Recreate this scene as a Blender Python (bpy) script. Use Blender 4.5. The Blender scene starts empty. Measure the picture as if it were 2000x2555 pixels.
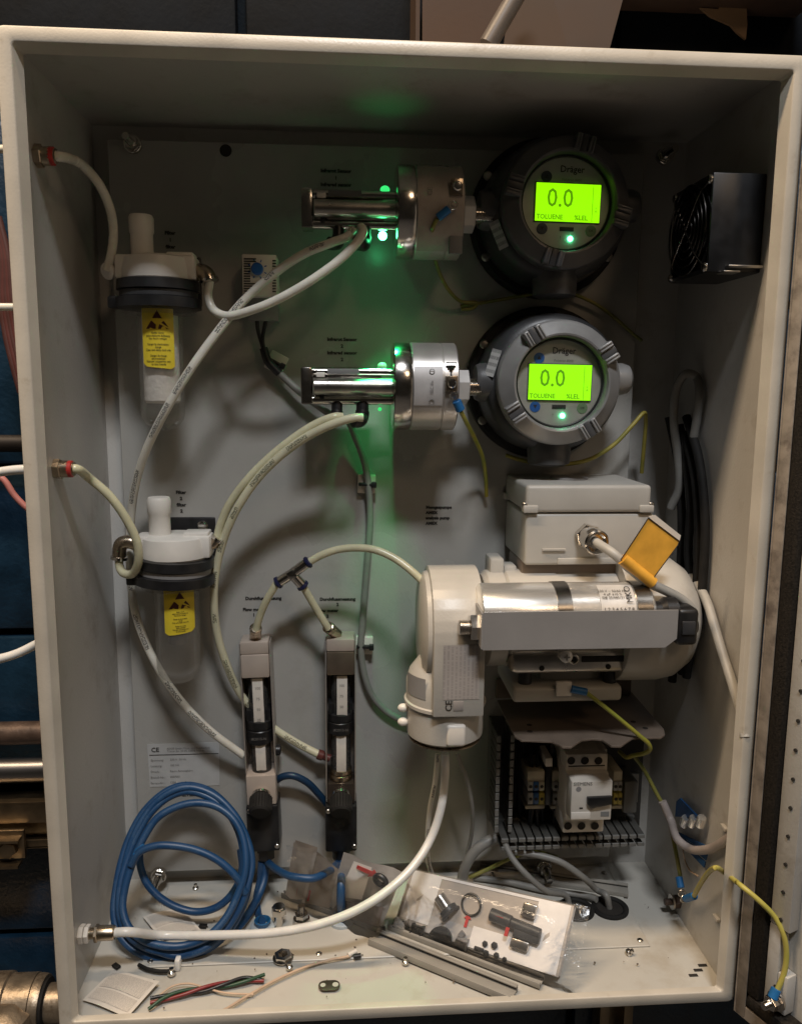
import bpy, bmesh, math, random
from mathutils import Vector, Matrix
random.seed(7)
V = Vector
R = math.radians
scene = bpy.context.scene
COL = scene.collection

# ------------------------------------------------------------------ camera
FPX = 2011.95
CAM = V((-0.0545, -0.6378, 0.5545))
def rot3(rx, ry, rz):
    return (Matrix.Rotation(rz, 3, 'Z') @ Matrix.Rotation(rx, 3, 'X') @ Matrix.Rotation(ry, 3, 'Y'))
CM = rot3(-0.15445, -0.00772, -0.07180)
cd = bpy.data.cameras.new('camera')
cd.sensor_fit = 'HORIZONTAL'; cd.sensor_width = 36.0; cd.lens = 36.0 * FPX / 2000.0
cd.clip_start = 0.02; cd.clip_end = 60
cam = bpy.data.objects.new('camera', cd); COL.objects.link(cam)
m3 = Matrix((CM.col[0], CM.col[2], -CM.col[1])).transposed()
cam.matrix_world = Matrix.Translation(CAM) @ m3.to_4x4()
scene.camera = cam

# ------------------------------------------------------------------ world, lamps, exposure
w = bpy.data.worlds.new('World'); scene.world = w; w.use_nodes = True
bg = w.node_tree.nodes['Background']
bg.inputs[0].default_value = (0.0115, 0.0098, 0.0075, 1); bg.inputs[1].default_value = 1.0
scene.view_settings.view_transform = 'Standard'
scene.view_settings.look = 'None'
scene.view_settings.exposure = 0.0
scene.view_settings.gamma = 1.0

def area(name, loc, target, size, power, col):
    l = bpy.data.lights.new(name, 'AREA'); l.shape = 'RECTANGLE'
    l.size, l.size_y = size; l.energy = power; l.color = col
    o = bpy.data.objects.new(name, l); COL.objects.link(o)
    o.location = loc
    o.rotation_euler = (V(target) - V(loc)).to_track_quat('-Z', 'Y').to_euler()
    return o
area('ceiling_lamp', (0.12, -1.50, 2.72), (0, 0.1, 0.4), (0.55, 0.20), 47.0, (0.95, 0.97, 1.0))
area('warm_ceiling_lamp', (-0.72, -0.32, 1.98), (-0.72, 0.05, 0.2), (1.50, 0.09), 35.0, (1.0, 0.75, 0.50))
area('low_warm_lamp', (1.00, -2.30, 2.22), (0, 0.1, 0.45), (0.40, 0.40), 5.8, (1.0, 0.70, 0.44))

# ------------------------------------------------------------------ pixel of the photograph -> point of the place
YP = 0.195                                   # front of the mounting plate
def ray(u, v):
    return CM @ V(((u - 1000) / FPX, 1, -(v - 1277.5) / FPX))
def pt(u, v, d=0.0):                         # on a plane d in front of the mounting plate
    r = ray(u, v); return CAM + r * ((YP - d - CAM.y) / r.y)
def fl(u, v, z=0.0035):                      # on a level plane
    r = ray(u, v); return CAM + r * ((z - CAM.z) / r.z)
def wl(u, v, x):                             # on a side wall plane
    r = ray(u, v); return CAM + r * ((x - CAM.x) / r.x)
def wy(u, v, y):
    r = ray(u, v); return CAM + r * ((y - CAM.y) / r.y)

# ------------------------------------------------------------------ materials
def nd(nt, t, **k):
    n = nt.nodes.new(t)
    for a, b in k.items(): setattr(n, a, b)
    return n
def mat(name, col, rough=0.5, metal=0.0, var=0.08, scale=60.0, bump=0.0, bscale=900.0, emit=None, es=0.0,
        coat=0.0, sss=0.0, trans=0.0, spec=0.5, rvar=0.08, col2=None, dirt=None, aniso=None):
    m = bpy.data.materials.new(name); m.use_nodes = True
    nt = m.node_tree; b = nt.nodes['Principled BSDF']
    b.inputs['Roughness'].default_value = rough
    b.inputs['Metallic'].default_value = metal
    b.inputs['Coat Weight'].default_value = coat
    b.inputs['Specular IOR Level'].default_value = spec
    if sss:
        b.inputs['Subsurface Weight'].default_value = sss
        b.inputs['Subsurface Radius'].default_value = (0.004, 0.003, 0.002)
    if trans: b.inputs['Transmission Weight'].default_value = trans
    tc = nd(nt, 'ShaderNodeTexCoord')
    src = tc.outputs['Object']
    if aniso:
        mp = nd(nt, 'ShaderNodeMapping'); mp.inputs['Scale'].default_value = aniso
        nt.links.new(src, mp.inputs['Vector']); src = mp.outputs[0]
    n = nd(nt, 'ShaderNodeTexNoise'); n.inputs['Scale'].default_value = scale; n.inputs['Detail'].default_value = 5
    nt.links.new(src, n.inputs['Vector'])
    mx = nd(nt, 'ShaderNodeMix', data_type='RGBA')
    c = col
    lo = col2 if col2 else tuple(max(0, x * (1 - 2 * var)) for x in c)
    hi = c if col2 else tuple(min(1, x * (1 + var)) for x in c)
    mx.inputs[6].default_value = (*lo, 1); mx.inputs[7].default_value = (*hi, 1)
    rp = nd(nt, 'ShaderNodeMapRange'); rp.inputs[1].default_value = 0.3; rp.inputs[2].default_value = 0.65
    nt.links.new(n.outputs[0], rp.inputs[0]); nt.links.new(rp.outputs[0], mx.inputs[0])
    out = mx.outputs[2]
    if dirt:
        n2 = nd(nt, 'ShaderNodeTexNoise'); n2.inputs['Scale'].default_value = dirt[1]; n2.inputs['Detail'].default_value = 8
        n2.inputs['Roughness'].default_value = 0.7
        nt.links.new(tc.outputs['Object'], n2.inputs['Vector'])
        r2 = nd(nt, 'ShaderNodeMapRange'); r2.inputs[1].default_value = dirt[2]; r2.inputs[2].default_value = dirt[2] + 0.16
        r2.inputs[4].default_value = dirt[3]
        nt.links.new(n2.outputs[0], r2.inputs[0])
        m2 = nd(nt, 'ShaderNodeMix', data_type='RGBA'); m2.inputs[7].default_value = (*dirt[0], 1)
        nt.links.new(r2.outputs[0], m2.inputs[0]); nt.links.new(out, m2.inputs[6]); out = m2.outputs[2]
    nt.links.new(out, b.inputs['Base Color'])
    rr = nd(nt, 'ShaderNodeMapRange'); rr.inputs[3].default_value = max(0.02, rough - rvar); rr.inputs[4].default_value = min(1, rough + rvar)
    nt.links.new(n.outputs[0], rr.inputs[0]); nt.links.new(rr.outputs[0], b.inputs['Roughness'])
    if bump:
        n3 = nd(nt, 'ShaderNodeTexNoise'); n3.inputs['Scale'].default_value = bscale; n3.inputs['Detail'].default_value = 3
        nt.links.new(src, n3.inputs['Vector'])
        bp = nd(nt, 'ShaderNodeBump'); bp.inputs['Strength'].default_value = bump; bp.inputs['Distance'].default_value = 0.002
        nt.links.new(n3.outputs[0], bp.inputs['Height']); nt.links.new(bp.outputs[0], b.inputs['Normal'])
    if emit:
        b.inputs['Emission Color'].default_value = (*emit, 1); b.inputs['Emission Strength'].default_value = es
    return m

def clear(name, tint, gloss_rough=0.05, body=0.1, bodycol=(0.8, 0.8, 0.78), ior=1.45, gl_amt=1.0, milky=False, crinkle=0.0):
    """thin clear plastic: see-through, a little milky, with a real Fresnel reflection"""
    m = bpy.data.materials.new(name); m.use_nodes = True
    nt = m.node_tree; nt.nodes.clear()
    o = nd(nt, 'ShaderNodeOutputMaterial')
    tr = nd(nt, 'ShaderNodeBsdfTransparent'); tr.inputs[0].default_value = (*tint, 1)
    gl = nd(nt, 'ShaderNodeBsdfGlossy'); gl.inputs['Roughness'].default_value = gloss_rough
    df = nd(nt, 'ShaderNodeBsdfDiffuse'); df.inputs[0].default_value = (*bodycol, 1)
    fr = nd(nt, 'ShaderNodeFresnel'); fr.inputs[0].default_value = ior
    n = nd(nt, 'ShaderNodeTexNoise'); n.inputs['Scale'].default_value = 45; n.inputs['Detail'].default_value = 4
    tc = nd(nt, 'ShaderNodeTexCoord'); nt.links.new(tc.outputs['Object'], n.inputs['Vector'])
    rp = nd(nt, 'ShaderNodeMapRange'); rp.inputs[1].default_value = 0.3; rp.inputs[2].default_value = 0.7
    rp.inputs[3].default_value = body * 0.6; rp.inputs[4].default_value = body * 1.4
    nt.links.new(n.outputs[0], rp.inputs[0])
    if crinkle:
        vo = nd(nt, 'ShaderNodeTexNoise'); vo.inputs['Scale'].default_value = 55; vo.inputs['Detail'].default_value = 3; vo.inputs['Distortion'].default_value = 1.5
        nt.links.new(tc.outputs['Object'], vo.inputs['Vector'])
        bp = nd(nt, 'ShaderNodeBump'); bp.inputs['Strength'].default_value = crinkle; bp.inputs['Distance'].default_value = 0.01
        nt.links.new(vo.outputs[0], bp.inputs['Height'])
        for q in (gl, df, fr): nt.links.new(bp.outputs[0], q.inputs['Normal'])
    a = nd(nt, 'ShaderNodeMixShader'); b = nd(nt, 'ShaderNodeMixShader')
    nt.links.new(rp.outputs[0], a.inputs[0]); nt.links.new(tr.outputs[0], a.inputs[1]); nt.links.new(df.outputs[0], a.inputs[2])
    fm = nd(nt, 'ShaderNodeMath', operation='MULTIPLY'); fm.inputs[1].default_value = gl_amt; nt.links.new(fr.outputs[0], fm.inputs[0])
    if milky:
        tl = nd(nt, 'ShaderNodeBsdfTranslucent'); tl.inputs[0].default_value = (*bodycol, 1); ad = nd(nt, 'ShaderNodeMixShader'); ad.inputs[0].default_value = 0.5
        nt.links.new(df.outputs[0], ad.inputs[1]); nt.links.new(tl.outputs[0], ad.inputs[2]); nt.links.new(ad.outputs[0], a.inputs[2])
    nt.links.new(fm.outputs[0], b.inputs[0]); nt.links.new(a.outputs[0], b.inputs[1]); nt.links.new(gl.outputs[0], b.inputs[2])
    nt.links.new(b.outputs[0], o.inputs[0])
    return m

def printed(name, col, ink, rough=0.3, sss=0.25, seed=0.0, gate=0.5):
    """milky tube with a broken line of small print along its length (flat print only)"""
    m = mat(name, col, rough, sss=sss, var=0.06, scale=40)
    nt = m.node_tree; b = nt.nodes['Principled BSDF']
    base = b.inputs['Base Color'].links[0].from_socket
    uv = nd(nt, 'ShaderNodeUVMap'); sx = nd(nt, 'ShaderNodeSeparateXYZ'); nt.links.new(uv.outputs[0], sx.inputs[0])
    def math_(op, a, bb=None):
        n = nd(nt, 'ShaderNodeMath', operation=op)
        for i, x in enumerate((a, bb)):
            if x is None: continue
            if isinstance(x, (int, float)): n.inputs[i].default_value = x
            else: nt.links.new(x, n.inputs[i])
        return n.outputs[0]
    dv = math_('ABSOLUTE', math_('SUBTRACT', sx.outputs[1], 0.5))
    band = math_('LESS_THAN', dv, 0.085)
    wn = nd(nt, 'ShaderNodeTexNoise', noise_dimensions='1D'); wn.inputs['Scale'].default_value = 26.0; wn.inputs['Detail'].default_value = 0
    nt.links.new(math_('ADD', sx.outputs[0], seed), wn.inputs['W'])
    words = math_('GREATER_THAN', wn.outputs[0], gate)
    cb = nd(nt, 'ShaderNodeCombineXYZ'); nt.links.new(math_('MULTIPLY', sx.outputs[0], 900.0), cb.inputs[0]); nt.links.new(math_('MULTIPLY', sx.outputs[1], 22.0), cb.inputs[1])
    vn = nd(nt, 'ShaderNodeTexNoise'); vn.inputs['Scale'].default_value = 1.0; vn.inputs['Detail'].default_value = 1
    nt.links.new(cb.outputs[0], vn.inputs['Vector'])
    letters = math_('GREATER_THAN', vn.outputs[0], 0.47)
    f = math_('MULTIPLY', math_('MULTIPLY', band, words), math_('MULTIPLY', letters, 0.8))
    mx = nd(nt, 'ShaderNodeMix', data_type='RGBA'); mx.inputs[7].default_value = (*ink, 1)
    nt.links.new(f, mx.inputs[0]); nt.links.new(base, mx.inputs[6]); nt.links.new(mx.outputs[2], b.inputs['Base Color'])
    return m

def small_print(name, col, ink, rows=260.0, chars=700.0, rough=0.5, strength=0.6, axes=(0, 2)):
    """paper or label carrying lines of print too small to read"""
    m = mat(name, col, rough, var=0.05, scale=25)
    nt = m.node_tree; b = nt.nodes['Principled BSDF']
    base = b.inputs['Base Color'].links[0].from_socket
    uv = nd(nt, 'ShaderNodeUVMap'); sx = nd(nt, 'ShaderNodeSeparateXYZ'); nt.links.new(uv.outputs[0], sx.inputs[0])
    def math_(op, a, bb=None):
        n = nd(nt, 'ShaderNodeMath', operation=op)
        for i, x in enumerate((a, bb)):
            if x is None: continue
            if isinstance(x, (int, float)): n.inputs[i].default_value = x
            else: nt.links.new(x, n.inputs[i])
        return n.outputs[0]
    fr = math_('FRACT', math_('MULTIPLY', sx.outputs[1], rows))
    band = math_('LESS_THAN', fr, 0.5)
    cb = nd(nt, 'ShaderNodeCombineXYZ')
    nt.links.new(math_('MULTIPLY', sx.outputs[0], chars), cb.inputs[0])
    nt.links.new(math_('FLOOR', math_('MULTIPLY', sx.outputs[1], rows)), cb.inputs[1])
    vn = nd(nt, 'ShaderNodeTexNoise'); vn.inputs['Scale'].default_value = 1.0; vn.inputs['Detail'].default_value = 2
    nt.links.new(cb.outputs[0], vn.inputs['Vector'])
    g = math_('GREATER_THAN', vn.outputs[0], 0.46)
    f = math_('MULTIPLY', math_('MULTIPLY', band, g), strength)
    mx = nd(nt, 'ShaderNodeMix', data_type='RGBA'); mx.inputs[7].default_value = (*ink, 1)
    nt.links.new(f, mx.inputs[0]); nt.links.new(base, mx.inputs[6]); nt.links.new(mx.outputs[2], b.inputs['Base Color'])
    return m

M = {}
M['paint'] = mat('cabinet_paint', (0.50, 0.485, 0.455), 0.36, var=0.04, scale=9, bump=0.10, bscale=430, dirt=((0.24, 0.20, 0.15), 17, 0.54, 0.45))
M['flange'] = mat('worn_flange_paint', (0.53, 0.485, 0.41), 0.36, var=0.06, scale=22, bump=0.07, bscale=600, dirt=((0.30, 0.24, 0.16), 46, 0.60, 0.5))
M['floorpaint'] = mat('floor_paint', (0.51, 0.49, 0.44), 0.36, var=0.04, scale=9, bump=0.04, bscale=1100, dirt=((0.34, 0.28, 0.20), 11, 0.52, 0.45))
M['plate'] = mat('plate_paint', (0.375, 0.365, 0.34), 0.27, var=0.07, scale=6, bump=0.06, bscale=430, rvar=0.09, dirt=((0.25, 0.225, 0.19), 9, 0.56, 0.4))
M['chrome'] = mat('bright_steel', (0.62, 0.59, 0.55), 0.17, 1.0, var=0.05, scale=120)
M['steel'] = mat('brushed_steel', (0.52, 0.49, 0.45), 0.3, 1.0, var=0.08, scale=60, bump=0.05, bscale=300)
M['satin'] = mat('satin_sensor_steel', (0.56, 0.53, 0.50), 0.33, 0.65, var=0.05, scale=40)
M['band'] = mat('dark_clamp_band', (0.22, 0.205, 0.185), 0.25, 1.0)  # steel bands, colour darkened for the dark reflection on them
M['finger'] = mat('shaded_duct_finger', (0.07, 0.068, 0.062), 0.5)  # duct grey darkened in colour for the shade inside the combs
M['wireblack'] = mat('black_wire', (0.012, 0.012, 0.012), 0.45)
M['frame'] = mat('warm_channel_steel', (0.42, 0.38, 0.34), 0.33, 0.5, var=0.06)
M['guard'] = mat('dark_chrome_wire', (0.09, 0.085, 0.08), 0.2, 1.0)
M['zinc'] = mat('whitened_zinc', (0.80, 0.78, 0.76), 0.3, 0.35, var=0.05)  # whitened and less metallic, so the screws look as if catching light
M['brass'] = mat('nickel_brass', (0.46, 0.38, 0.29), 0.28, 1.0, var=0.1, scale=90)
M['alu'] = mat('aluminium_can', (0.88, 0.86, 0.82), 0.25, 0.8, var=0.06, scale=30, bump=0.03, bscale=160, aniso=(0.15, 1, 1))
M['black'] = mat('black_plastic', (0.012, 0.012, 0.013), 0.38, var=0.2, scale=80)
M['rubber'] = mat('black_rubber', (0.014, 0.013, 0.012), 0.75, var=0.2, scale=80, spec=0.3)
M['gasket'] = mat('foam_gasket', (0.022, 0.018, 0.014), 0.9, var=0.3, scale=500, bump=0.4, bscale=900, spec=0.2)
M['darkgrey'] = mat('dark_grey_enamel', (0.036, 0.037, 0.040), 0.42, var=0.1, scale=50, bump=0.06, bscale=500)
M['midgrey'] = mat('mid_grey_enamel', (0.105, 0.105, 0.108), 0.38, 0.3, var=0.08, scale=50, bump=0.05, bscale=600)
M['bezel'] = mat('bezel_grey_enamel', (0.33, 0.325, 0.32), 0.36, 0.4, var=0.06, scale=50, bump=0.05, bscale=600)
M['face'] = mat('meter_face', (0.40, 0.39, 0.35), 0.4, 0.25, var=0.05)
M['white'] = mat('white_plastic', (0.72, 0.68, 0.62), 0.4, var=0.04, scale=30)
M['offwhite'] = mat('pump_white_enamel', (0.47, 0.445, 0.40), 0.36, var=0.05, scale=20, bump=0.07, bscale=430, dirt=((0.27, 0.23, 0.18), 26, 0.58, 0.4))
M['boxgrey'] = mat('terminal_box_grey', (0.46, 0.44, 0.40), 0.45, var=0.04, scale=20, bump=0.04, bscale=500)
M['panelgrey'] = mat('bracket_grey', (0.27, 0.262, 0.258), 0.48, 0.1, var=0.05, scale=20, bump=0.05, bscale=700)
M['shelfgrey'] = mat('shelf_grey', (0.165, 0.128, 0.10), 0.5, 0.1, var=0.08, scale=40, bump=0.05, bscale=600)
M['ductgrey'] = mat('duct_grey', (0.15, 0.146, 0.135), 0.55, var=0.08, scale=40)
M['profile'] = mat('profile_grey', (0.30, 0.28, 0.245), 0.5, var=0.08, scale=25, aniso=(1, 1, 1))
M['yellow'] = mat('yellow_label', (0.72, 0.55, 0.035), 0.45, var=0.04)
M['amber'] = mat('amber_tag', (0.76, 0.385, 0.045), 0.5, var=0.10, scale=45, bump=0.15, bscale=70)
M['ink'] = mat('black_print', (0.015, 0.013, 0.012), 0.6)
M['inkgrey'] = mat('grey_print', (0.16, 0.15, 0.14), 0.6)
M['inkred'] = mat('dark_red_print', (0.06, 0.014, 0.01), 0.6)
M['red'] = mat('red_print', (0.55, 0.035, 0.03), 0.5)
M['redring'] = mat('red_release_ring', (0.42, 0.03, 0.025), 0.4)
M['blueknob'] = mat('blue_knob', (0.02, 0.12, 0.42), 0.4)
M['lugblue'] = mat('blue_lug', (0.015, 0.13, 0.34), 0.4)
M['tube'] = mat('milky_tube', (0.72, 0.69, 0.60), 0.26, sss=0.3, var=0.05)
M['tubew'] = mat('white_tube', (0.74, 0.73, 0.70), 0.25, sss=0.25, var=0.04)
M['tubey'] = mat('yellowed_tube', (0.63, 0.60, 0.41), 0.26, sss=0.3, var=0.06)
M['tubeprint'] = printed('printed_tube', (0.68, 0.65, 0.57), (0.03, 0.03, 0.03), seed=3.3)
M['tubeyprint'] = printed('yellowed_printed_tube', (0.63, 0.60, 0.43), (0.05, 0.05, 0.03), seed=9.1, gate=0.53)
M['blue'] = printed('blue_cable', (0.010, 0.054, 0.145), (0.035, 0.085, 0.17), 0.42, sss=0.0, seed=5.0, gate=0.52)
M['grey_cable'] = mat('grey_cable', (0.22, 0.215, 0.20), 0.45, var=0.06)
M['lightcable'] = mat('light_grey_cable', (0.40, 0.385, 0.35), 0.45, var=0.06)
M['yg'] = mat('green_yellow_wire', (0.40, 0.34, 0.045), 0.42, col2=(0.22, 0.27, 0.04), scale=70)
M['ygdim'] = mat('shaded_green_yellow_wire', (0.25, 0.22, 0.05), 0.5, col2=(0.12, 0.15, 0.03), scale=70)  # darker copy of the earth wire colour for its shaded runs
M['pinkwire'] = mat('pink_wire', (0.42, 0.16, 0.14), 0.45)
M['beigewire'] = mat('beige_wire', (0.55, 0.40, 0.28), 0.45)
M['redwire'] = mat('red_wire', (0.22, 0.025, 0.025), 0.4)
M['greenwire'] = mat('green_wire', (0.02, 0.065, 0.03), 0.4)
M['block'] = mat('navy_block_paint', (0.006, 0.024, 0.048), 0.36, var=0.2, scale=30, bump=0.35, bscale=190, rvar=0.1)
M['blockgrey'] = mat('charcoal_block', (0.005, 0.0065, 0.009), 0.7, var=0.2, scale=30, spec=0.1, bump=0.2, bscale=190, rvar=0.1)
M['mortar'] = mat('painted_mortar', (0.003, 0.006, 0.010), 0.8, spec=0.1, var=0.2, scale=60, bump=0.4, bscale=260)
M['card'] = mat('cardboard', (0.045, 0.021, 0.009), 0.75, var=0.08, scale=12, bump=0.05, bscale=200)  # brown darkened in colour for the weaker light behind the cabinet top
M['cardlight'] = mat('pale_cardboard', (0.26, 0.16, 0.085), 0.75, var=0.08, scale=20)
M['rust'] = mat('rusty_iron', (0.105, 0.07, 0.052), 0.5, 0.4, var=0.2, scale=60, bump=0.3, bscale=120, col2=(0.05, 0.032, 0.024))
M['pipe'] = mat('worn_steel_pipe', (0.27, 0.26, 0.26), 0.36, 1.0, var=0.12, scale=30, bump=0.1, bscale=120, aniso=(0.2, 1, 1))
M['strut'] = mat('gilded_zinc_strut', (0.30, 0.23, 0.15), 0.38, 1.0, var=0.15, scale=40, bump=0.08, bscale=150)
M['fittingiron'] = mat('cast_fitting', (0.42, 0.34, 0.25), 0.42, 0.8, var=0.2, scale=40, bump=0.3, bscale=120, dirt=((0.10, 0.06, 0.03), 40, 0.5, 0.8))
M['bowl'] = clear('frosted_bowl_plastic', (0.95, 0.95, 0.94), 0.2, 0.12, (0.86, 0.84, 0.80), 1.4, 0.3, True)
M['acryl'] = clear('clear_acrylic', (0.92, 0.91, 0.89), 0.05, 0.05, ior=1.4)
M['film'] = clear('clear_bag_film', (0.98, 0.98, 0.98), 0.15, 0.045, ior=1.45, crinkle=0.2)
M['pane'] = clear('meter_window', (0.95, 0.95, 0.95), 0.04, 0.01, ior=1.2)
M['cartridge'] = mat('white_felt_cartridge', (0.75, 0.70, 0.64), 0.9, var=0.06, scale=60, bump=0.5, bscale=220)
M['paper'] = small_print('leaflet_paper', (0.66, 0.60, 0.52), (0.16, 0.15, 0.16), 16, 60, strength=0.55)
M['plainpaper'] = mat('plain_paper', (0.66, 0.61, 0.54), 0.6, var=0.04)
M['card_insert'] = mat('white_insert_card', (0.86, 0.82, 0.78), 0.5, var=0.03)
M['photo_insert'] = mat('beige_insert_photo', (0.47, 0.41, 0.35), 0.45, var=0.08, scale=20)
M['typelabel'] = small_print('type_label', (0.36, 0.33, 0.31), (0.16, 0.15, 0.15), 9, 30, strength=0.32)
M['sticker'] = small_print('grey_sticker', (0.42, 0.42, 0.41), (0.10, 0.10, 0.10), 4, 30, strength=0.7)
M['lcd'] = mat('lit_lcd', (0.05, 0.08, 0.01), 0.35, var=0.0, emit=(0.31, 1.0, 0.0), es=1.2)
M['lcdink'] = mat('lcd_digits', (0.02, 0.05, 0.0), 0.5, var=0.0, emit=(0.11, 0.40, 0.0), es=0.8)
M['lcdfaint'] = mat('lcd_small_letters', (0.02, 0.05, 0.0), 0.5, var=0.0, emit=(0.14, 0.52, 0.0), es=0.8)
M['led'] = mat('lit_green_led', (0.1, 0.3, 0.15), 0.3, var=0.0, emit=(0.07, 1.0, 0.34), es=20)
M['ledface'] = mat('lit_face_led', (0.1, 0.3, 0.15), 0.3, var=0.0, emit=(0.10, 1.0, 0.40), es=22)
M['ledtop'] = mat('lit_top_led', (0.1, 0.3, 0.15), 0.3, var=0.0, emit=(0.05, 1.0, 0.22), es=0.9)
M['ledoff'] = mat('pale_led_lens', (0.55, 0.62, 0.5), 0.3, var=0.0, emit=(0.06, 1.0, 0.25), es=0.25)
M['btnblue'] = mat('blue_button', (0.02, 0.10, 0.34), 0.4)
M['btndark'] = mat('dark_button', (0.03, 0.035, 0.05), 0.4)
M['btngreen'] = mat('green_button', (0.14, 0.22, 0.12), 0.4)
M['termblue'] = mat('blue_terminal', (0.02, 0.085, 0.23), 0.45)
M['termgrey'] = mat('grey_terminal', (0.27, 0.27, 0.26), 0.45)
M['termyellow'] = mat('yellow_terminal', (0.38, 0.31, 0.05), 0.45)
M['cream'] = mat('cream_cover', (0.42, 0.38, 0.29), 0.45)
M['starter'] = mat('starter_grey', (0.60, 0.56, 0.50), 0.42, var=0.04, bump=0.03, bscale=500)
M['dark'] = mat('dark_hole', (0.02, 0.017, 0.014), 0.8)
M['gold'] = mat('warm_zinc_block', (0.52, 0.44, 0.375), 0.36, 0.25, var=0.07, scale=25)
M['ringnavy'] = mat('navy_release_ring', (0.012, 0.014, 0.05), 0.35)
M['ribbon'] = mat('blue_ribbon', (0.018, 0.075, 0.20), 0.5, var=0.15, scale=80, spec=0.25)

# ------------------------------------------------------------------ mesh building
WL = {}                                       # world location of each object's origin
class B:
    def __init__(s):
        s.bm = bmesh.new(); s.uv = s.bm.loops.layers.uv.verify()
    def _face(s, vs, uvs=None):
        try: f = s.bm.faces.new(vs)
        except ValueError: return None
        if uvs:
            for l, q in zip(f.loops, uvs): l[s.uv].uv = q
        return f
    def box(s, c, size, rot=None, bev=0.0, seg=2, taper=None):
        t = bmesh.new(); bmesh.ops.create_cube(t, size=1)
        for v in t.verts:
            if taper and v.co.y < 0: v.co.x *= taper[0]; v.co.z *= taper[1]
            v.co = V((v.co.x * size[0], v.co.y * size[1], v.co.z * size[2]))
        if bev: bmesh.ops.bevel(t, geom=t.edges[:], offset=min(bev, 0.45 * min(size)), segments=seg, affect='EDGES', profile=0.5)
        m = Matrix.Translation(V(c)) @ (rot.to_4x4() if rot else Matrix())
        s._merge(t, m); return s
    def _merge(s, t, m):
        d = {}
        for v in t.verts: d[v] = s.bm.verts.new(m @ v.co)
        for f in t.faces: s._face([d[v] for v in f.verts])
        t.free()
    def lathe(s, o, axis, prof, seg=32, cap=True, arc=None):
        o = V(o); a = V(axis).normalized()
        x = a.orthogonal().normalized(); y = a.cross(x)
        rings = []
        for r, h in prof:
            if r < 1e-6: rings.append([s.bm.verts.new(o + a * h)])
            else: rings.append([s.bm.verts.new(o + a * h + (x * math.cos(2 * math.pi * k / seg) + y * math.sin(2 * math.pi * k / seg)) * r) for k in range(seg)])
        for A, Bq in zip(rings, rings[1:]):
            for k in range(seg):
                j = (k + 1) % seg
                if len(A) == 1 and len(Bq) == 1: continue
                if len(A) == 1: s._face([A[0], Bq[k], Bq[j]])
                elif len(Bq) == 1: s._face([A[k], A[j], Bq[0]])
                else: s._face([A[k], A[j], Bq[j], Bq[k]])
        if cap:
            if len(rings[0]) > 1: s._face(rings[0][::-1])
            if len(rings[-1]) > 1: s._face(rings[-1])
        return s
    def cyl(s, p0, p1, r0, r1=None, seg=24, bev=0.0):
        p0, p1 = V(p0), V(p1); L = (p1 - p0).length; r1 = r0 if r1 is None else r1
        if bev: pr = [(r0 - bev, 0), (r0, bev), (r1, L - bev), (r1 - bev, L)]
        else: pr = [(r0, 0), (r1, L)]
        return s.lathe(p0, p1 - p0, pr, seg)
    def hexn(s, p0, p1, r): return s.lathe(p0, V(p1) - V(p0), [(r * .93, 0), (r, .0006), (r, (V(p1) - V(p0)).length - .0006), (r * .93, (V(p1) - V(p0)).length)], 6)
    def thread(s, p0, p1, r, pitch=0.0013, seg=16):
        p0, p1 = V(p0), V(p1); L = (p1 - p0).length; n = max(2, int(L / pitch)); pr = []
        for k in range(n):
            pr += [(r * .9, L * k / n), (r, L * (k + .5) / n)]
        pr.append((r * .9, L))
        return s.lathe(p0, p1 - p0, pr, seg)
    def sphere(s, c, r, sc=(1, 1, 1), seg=16):
        t = bmesh.new(); bmesh.ops.create_uvsphere(t, u_segments=seg, v_segments=seg // 2 + 2, radius=r)
        s._merge(t, Matrix.Translation(V(c)) @ Matrix.Diagonal((*sc, 1))); return s
    def torus(s, c, axis, Rr, r, seg=32, ms=10):
        c = V(c); a = V(axis).normalized(); x = a.orthogonal().normalized(); y = a.cross(x); rings = []
        for k in range(seg):
            t = 2 * math.pi * k / seg; d = x * math.cos(t) + y * math.sin(t)
            rings.append([s.bm.verts.new(c + d * (Rr + r * math.cos(2 * math.pi * q / ms)) + a * r * math.sin(2 * math.pi * q / ms)) for q in range(ms)])
        for k in range(seg):
            A, Q = rings[k], rings[(k + 1) % seg]
            for q in range(ms): s._face([A[q], Q[q], Q[(q + 1) % ms], A[(q + 1) % ms]])
        return s
    def prism(s, pts, vec, bev=0.0, uv=False):
        vec = V(vec); pts = [V(p) for p in pts]
        t = bmesh.new()
        a = [t.verts.new(p) for p in pts]; b = [t.verts.new(p + vec) for p in pts]
        n = len(a)
        t.faces.new(a[::-1]); t.faces.new(b)
        for k in range(n): t.faces.new([a[k], a[(k + 1) % n], b[(k + 1) % n], b[k]])
        bmesh.ops.recalc_face_normals(t, faces=t.faces[:])
        if bev: bmesh.ops.bevel(t, geom=t.edges[:], offset=bev, segments=2, affect='EDGES', profile=0.5)
        s._merge(t, Matrix()); return s
    def quad(s, a, b, c, d, nx=1, ny=1, fn=None):
        """bilinear sheet with uv; fn(u,v)->offset vector"""
        a, b, c, d = map(V, (a, b, c, d)); g = []
        for j in range(ny + 1):
            row = []
            for i in range(nx + 1):
                u, v = i / nx, j / ny
                p = (a * (1 - u) + b * u) * (1 - v) + (d * (1 - u) + c * u) * v
                if fn: p = p + fn(u, v)
                row.append(s.bm.verts.new(p))
            g.append(row)
        for j in range(ny):
            for i in range(nx):
                s._face([g[j][i], g[j][i + 1], g[j + 1][i + 1], g[j + 1][i]],
                        [(i / nx, j / ny), ((i + 1) / nx, j / ny), ((i + 1) / nx, (j + 1) / ny), (i / nx, (j + 1) / ny)])
        return s
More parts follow.
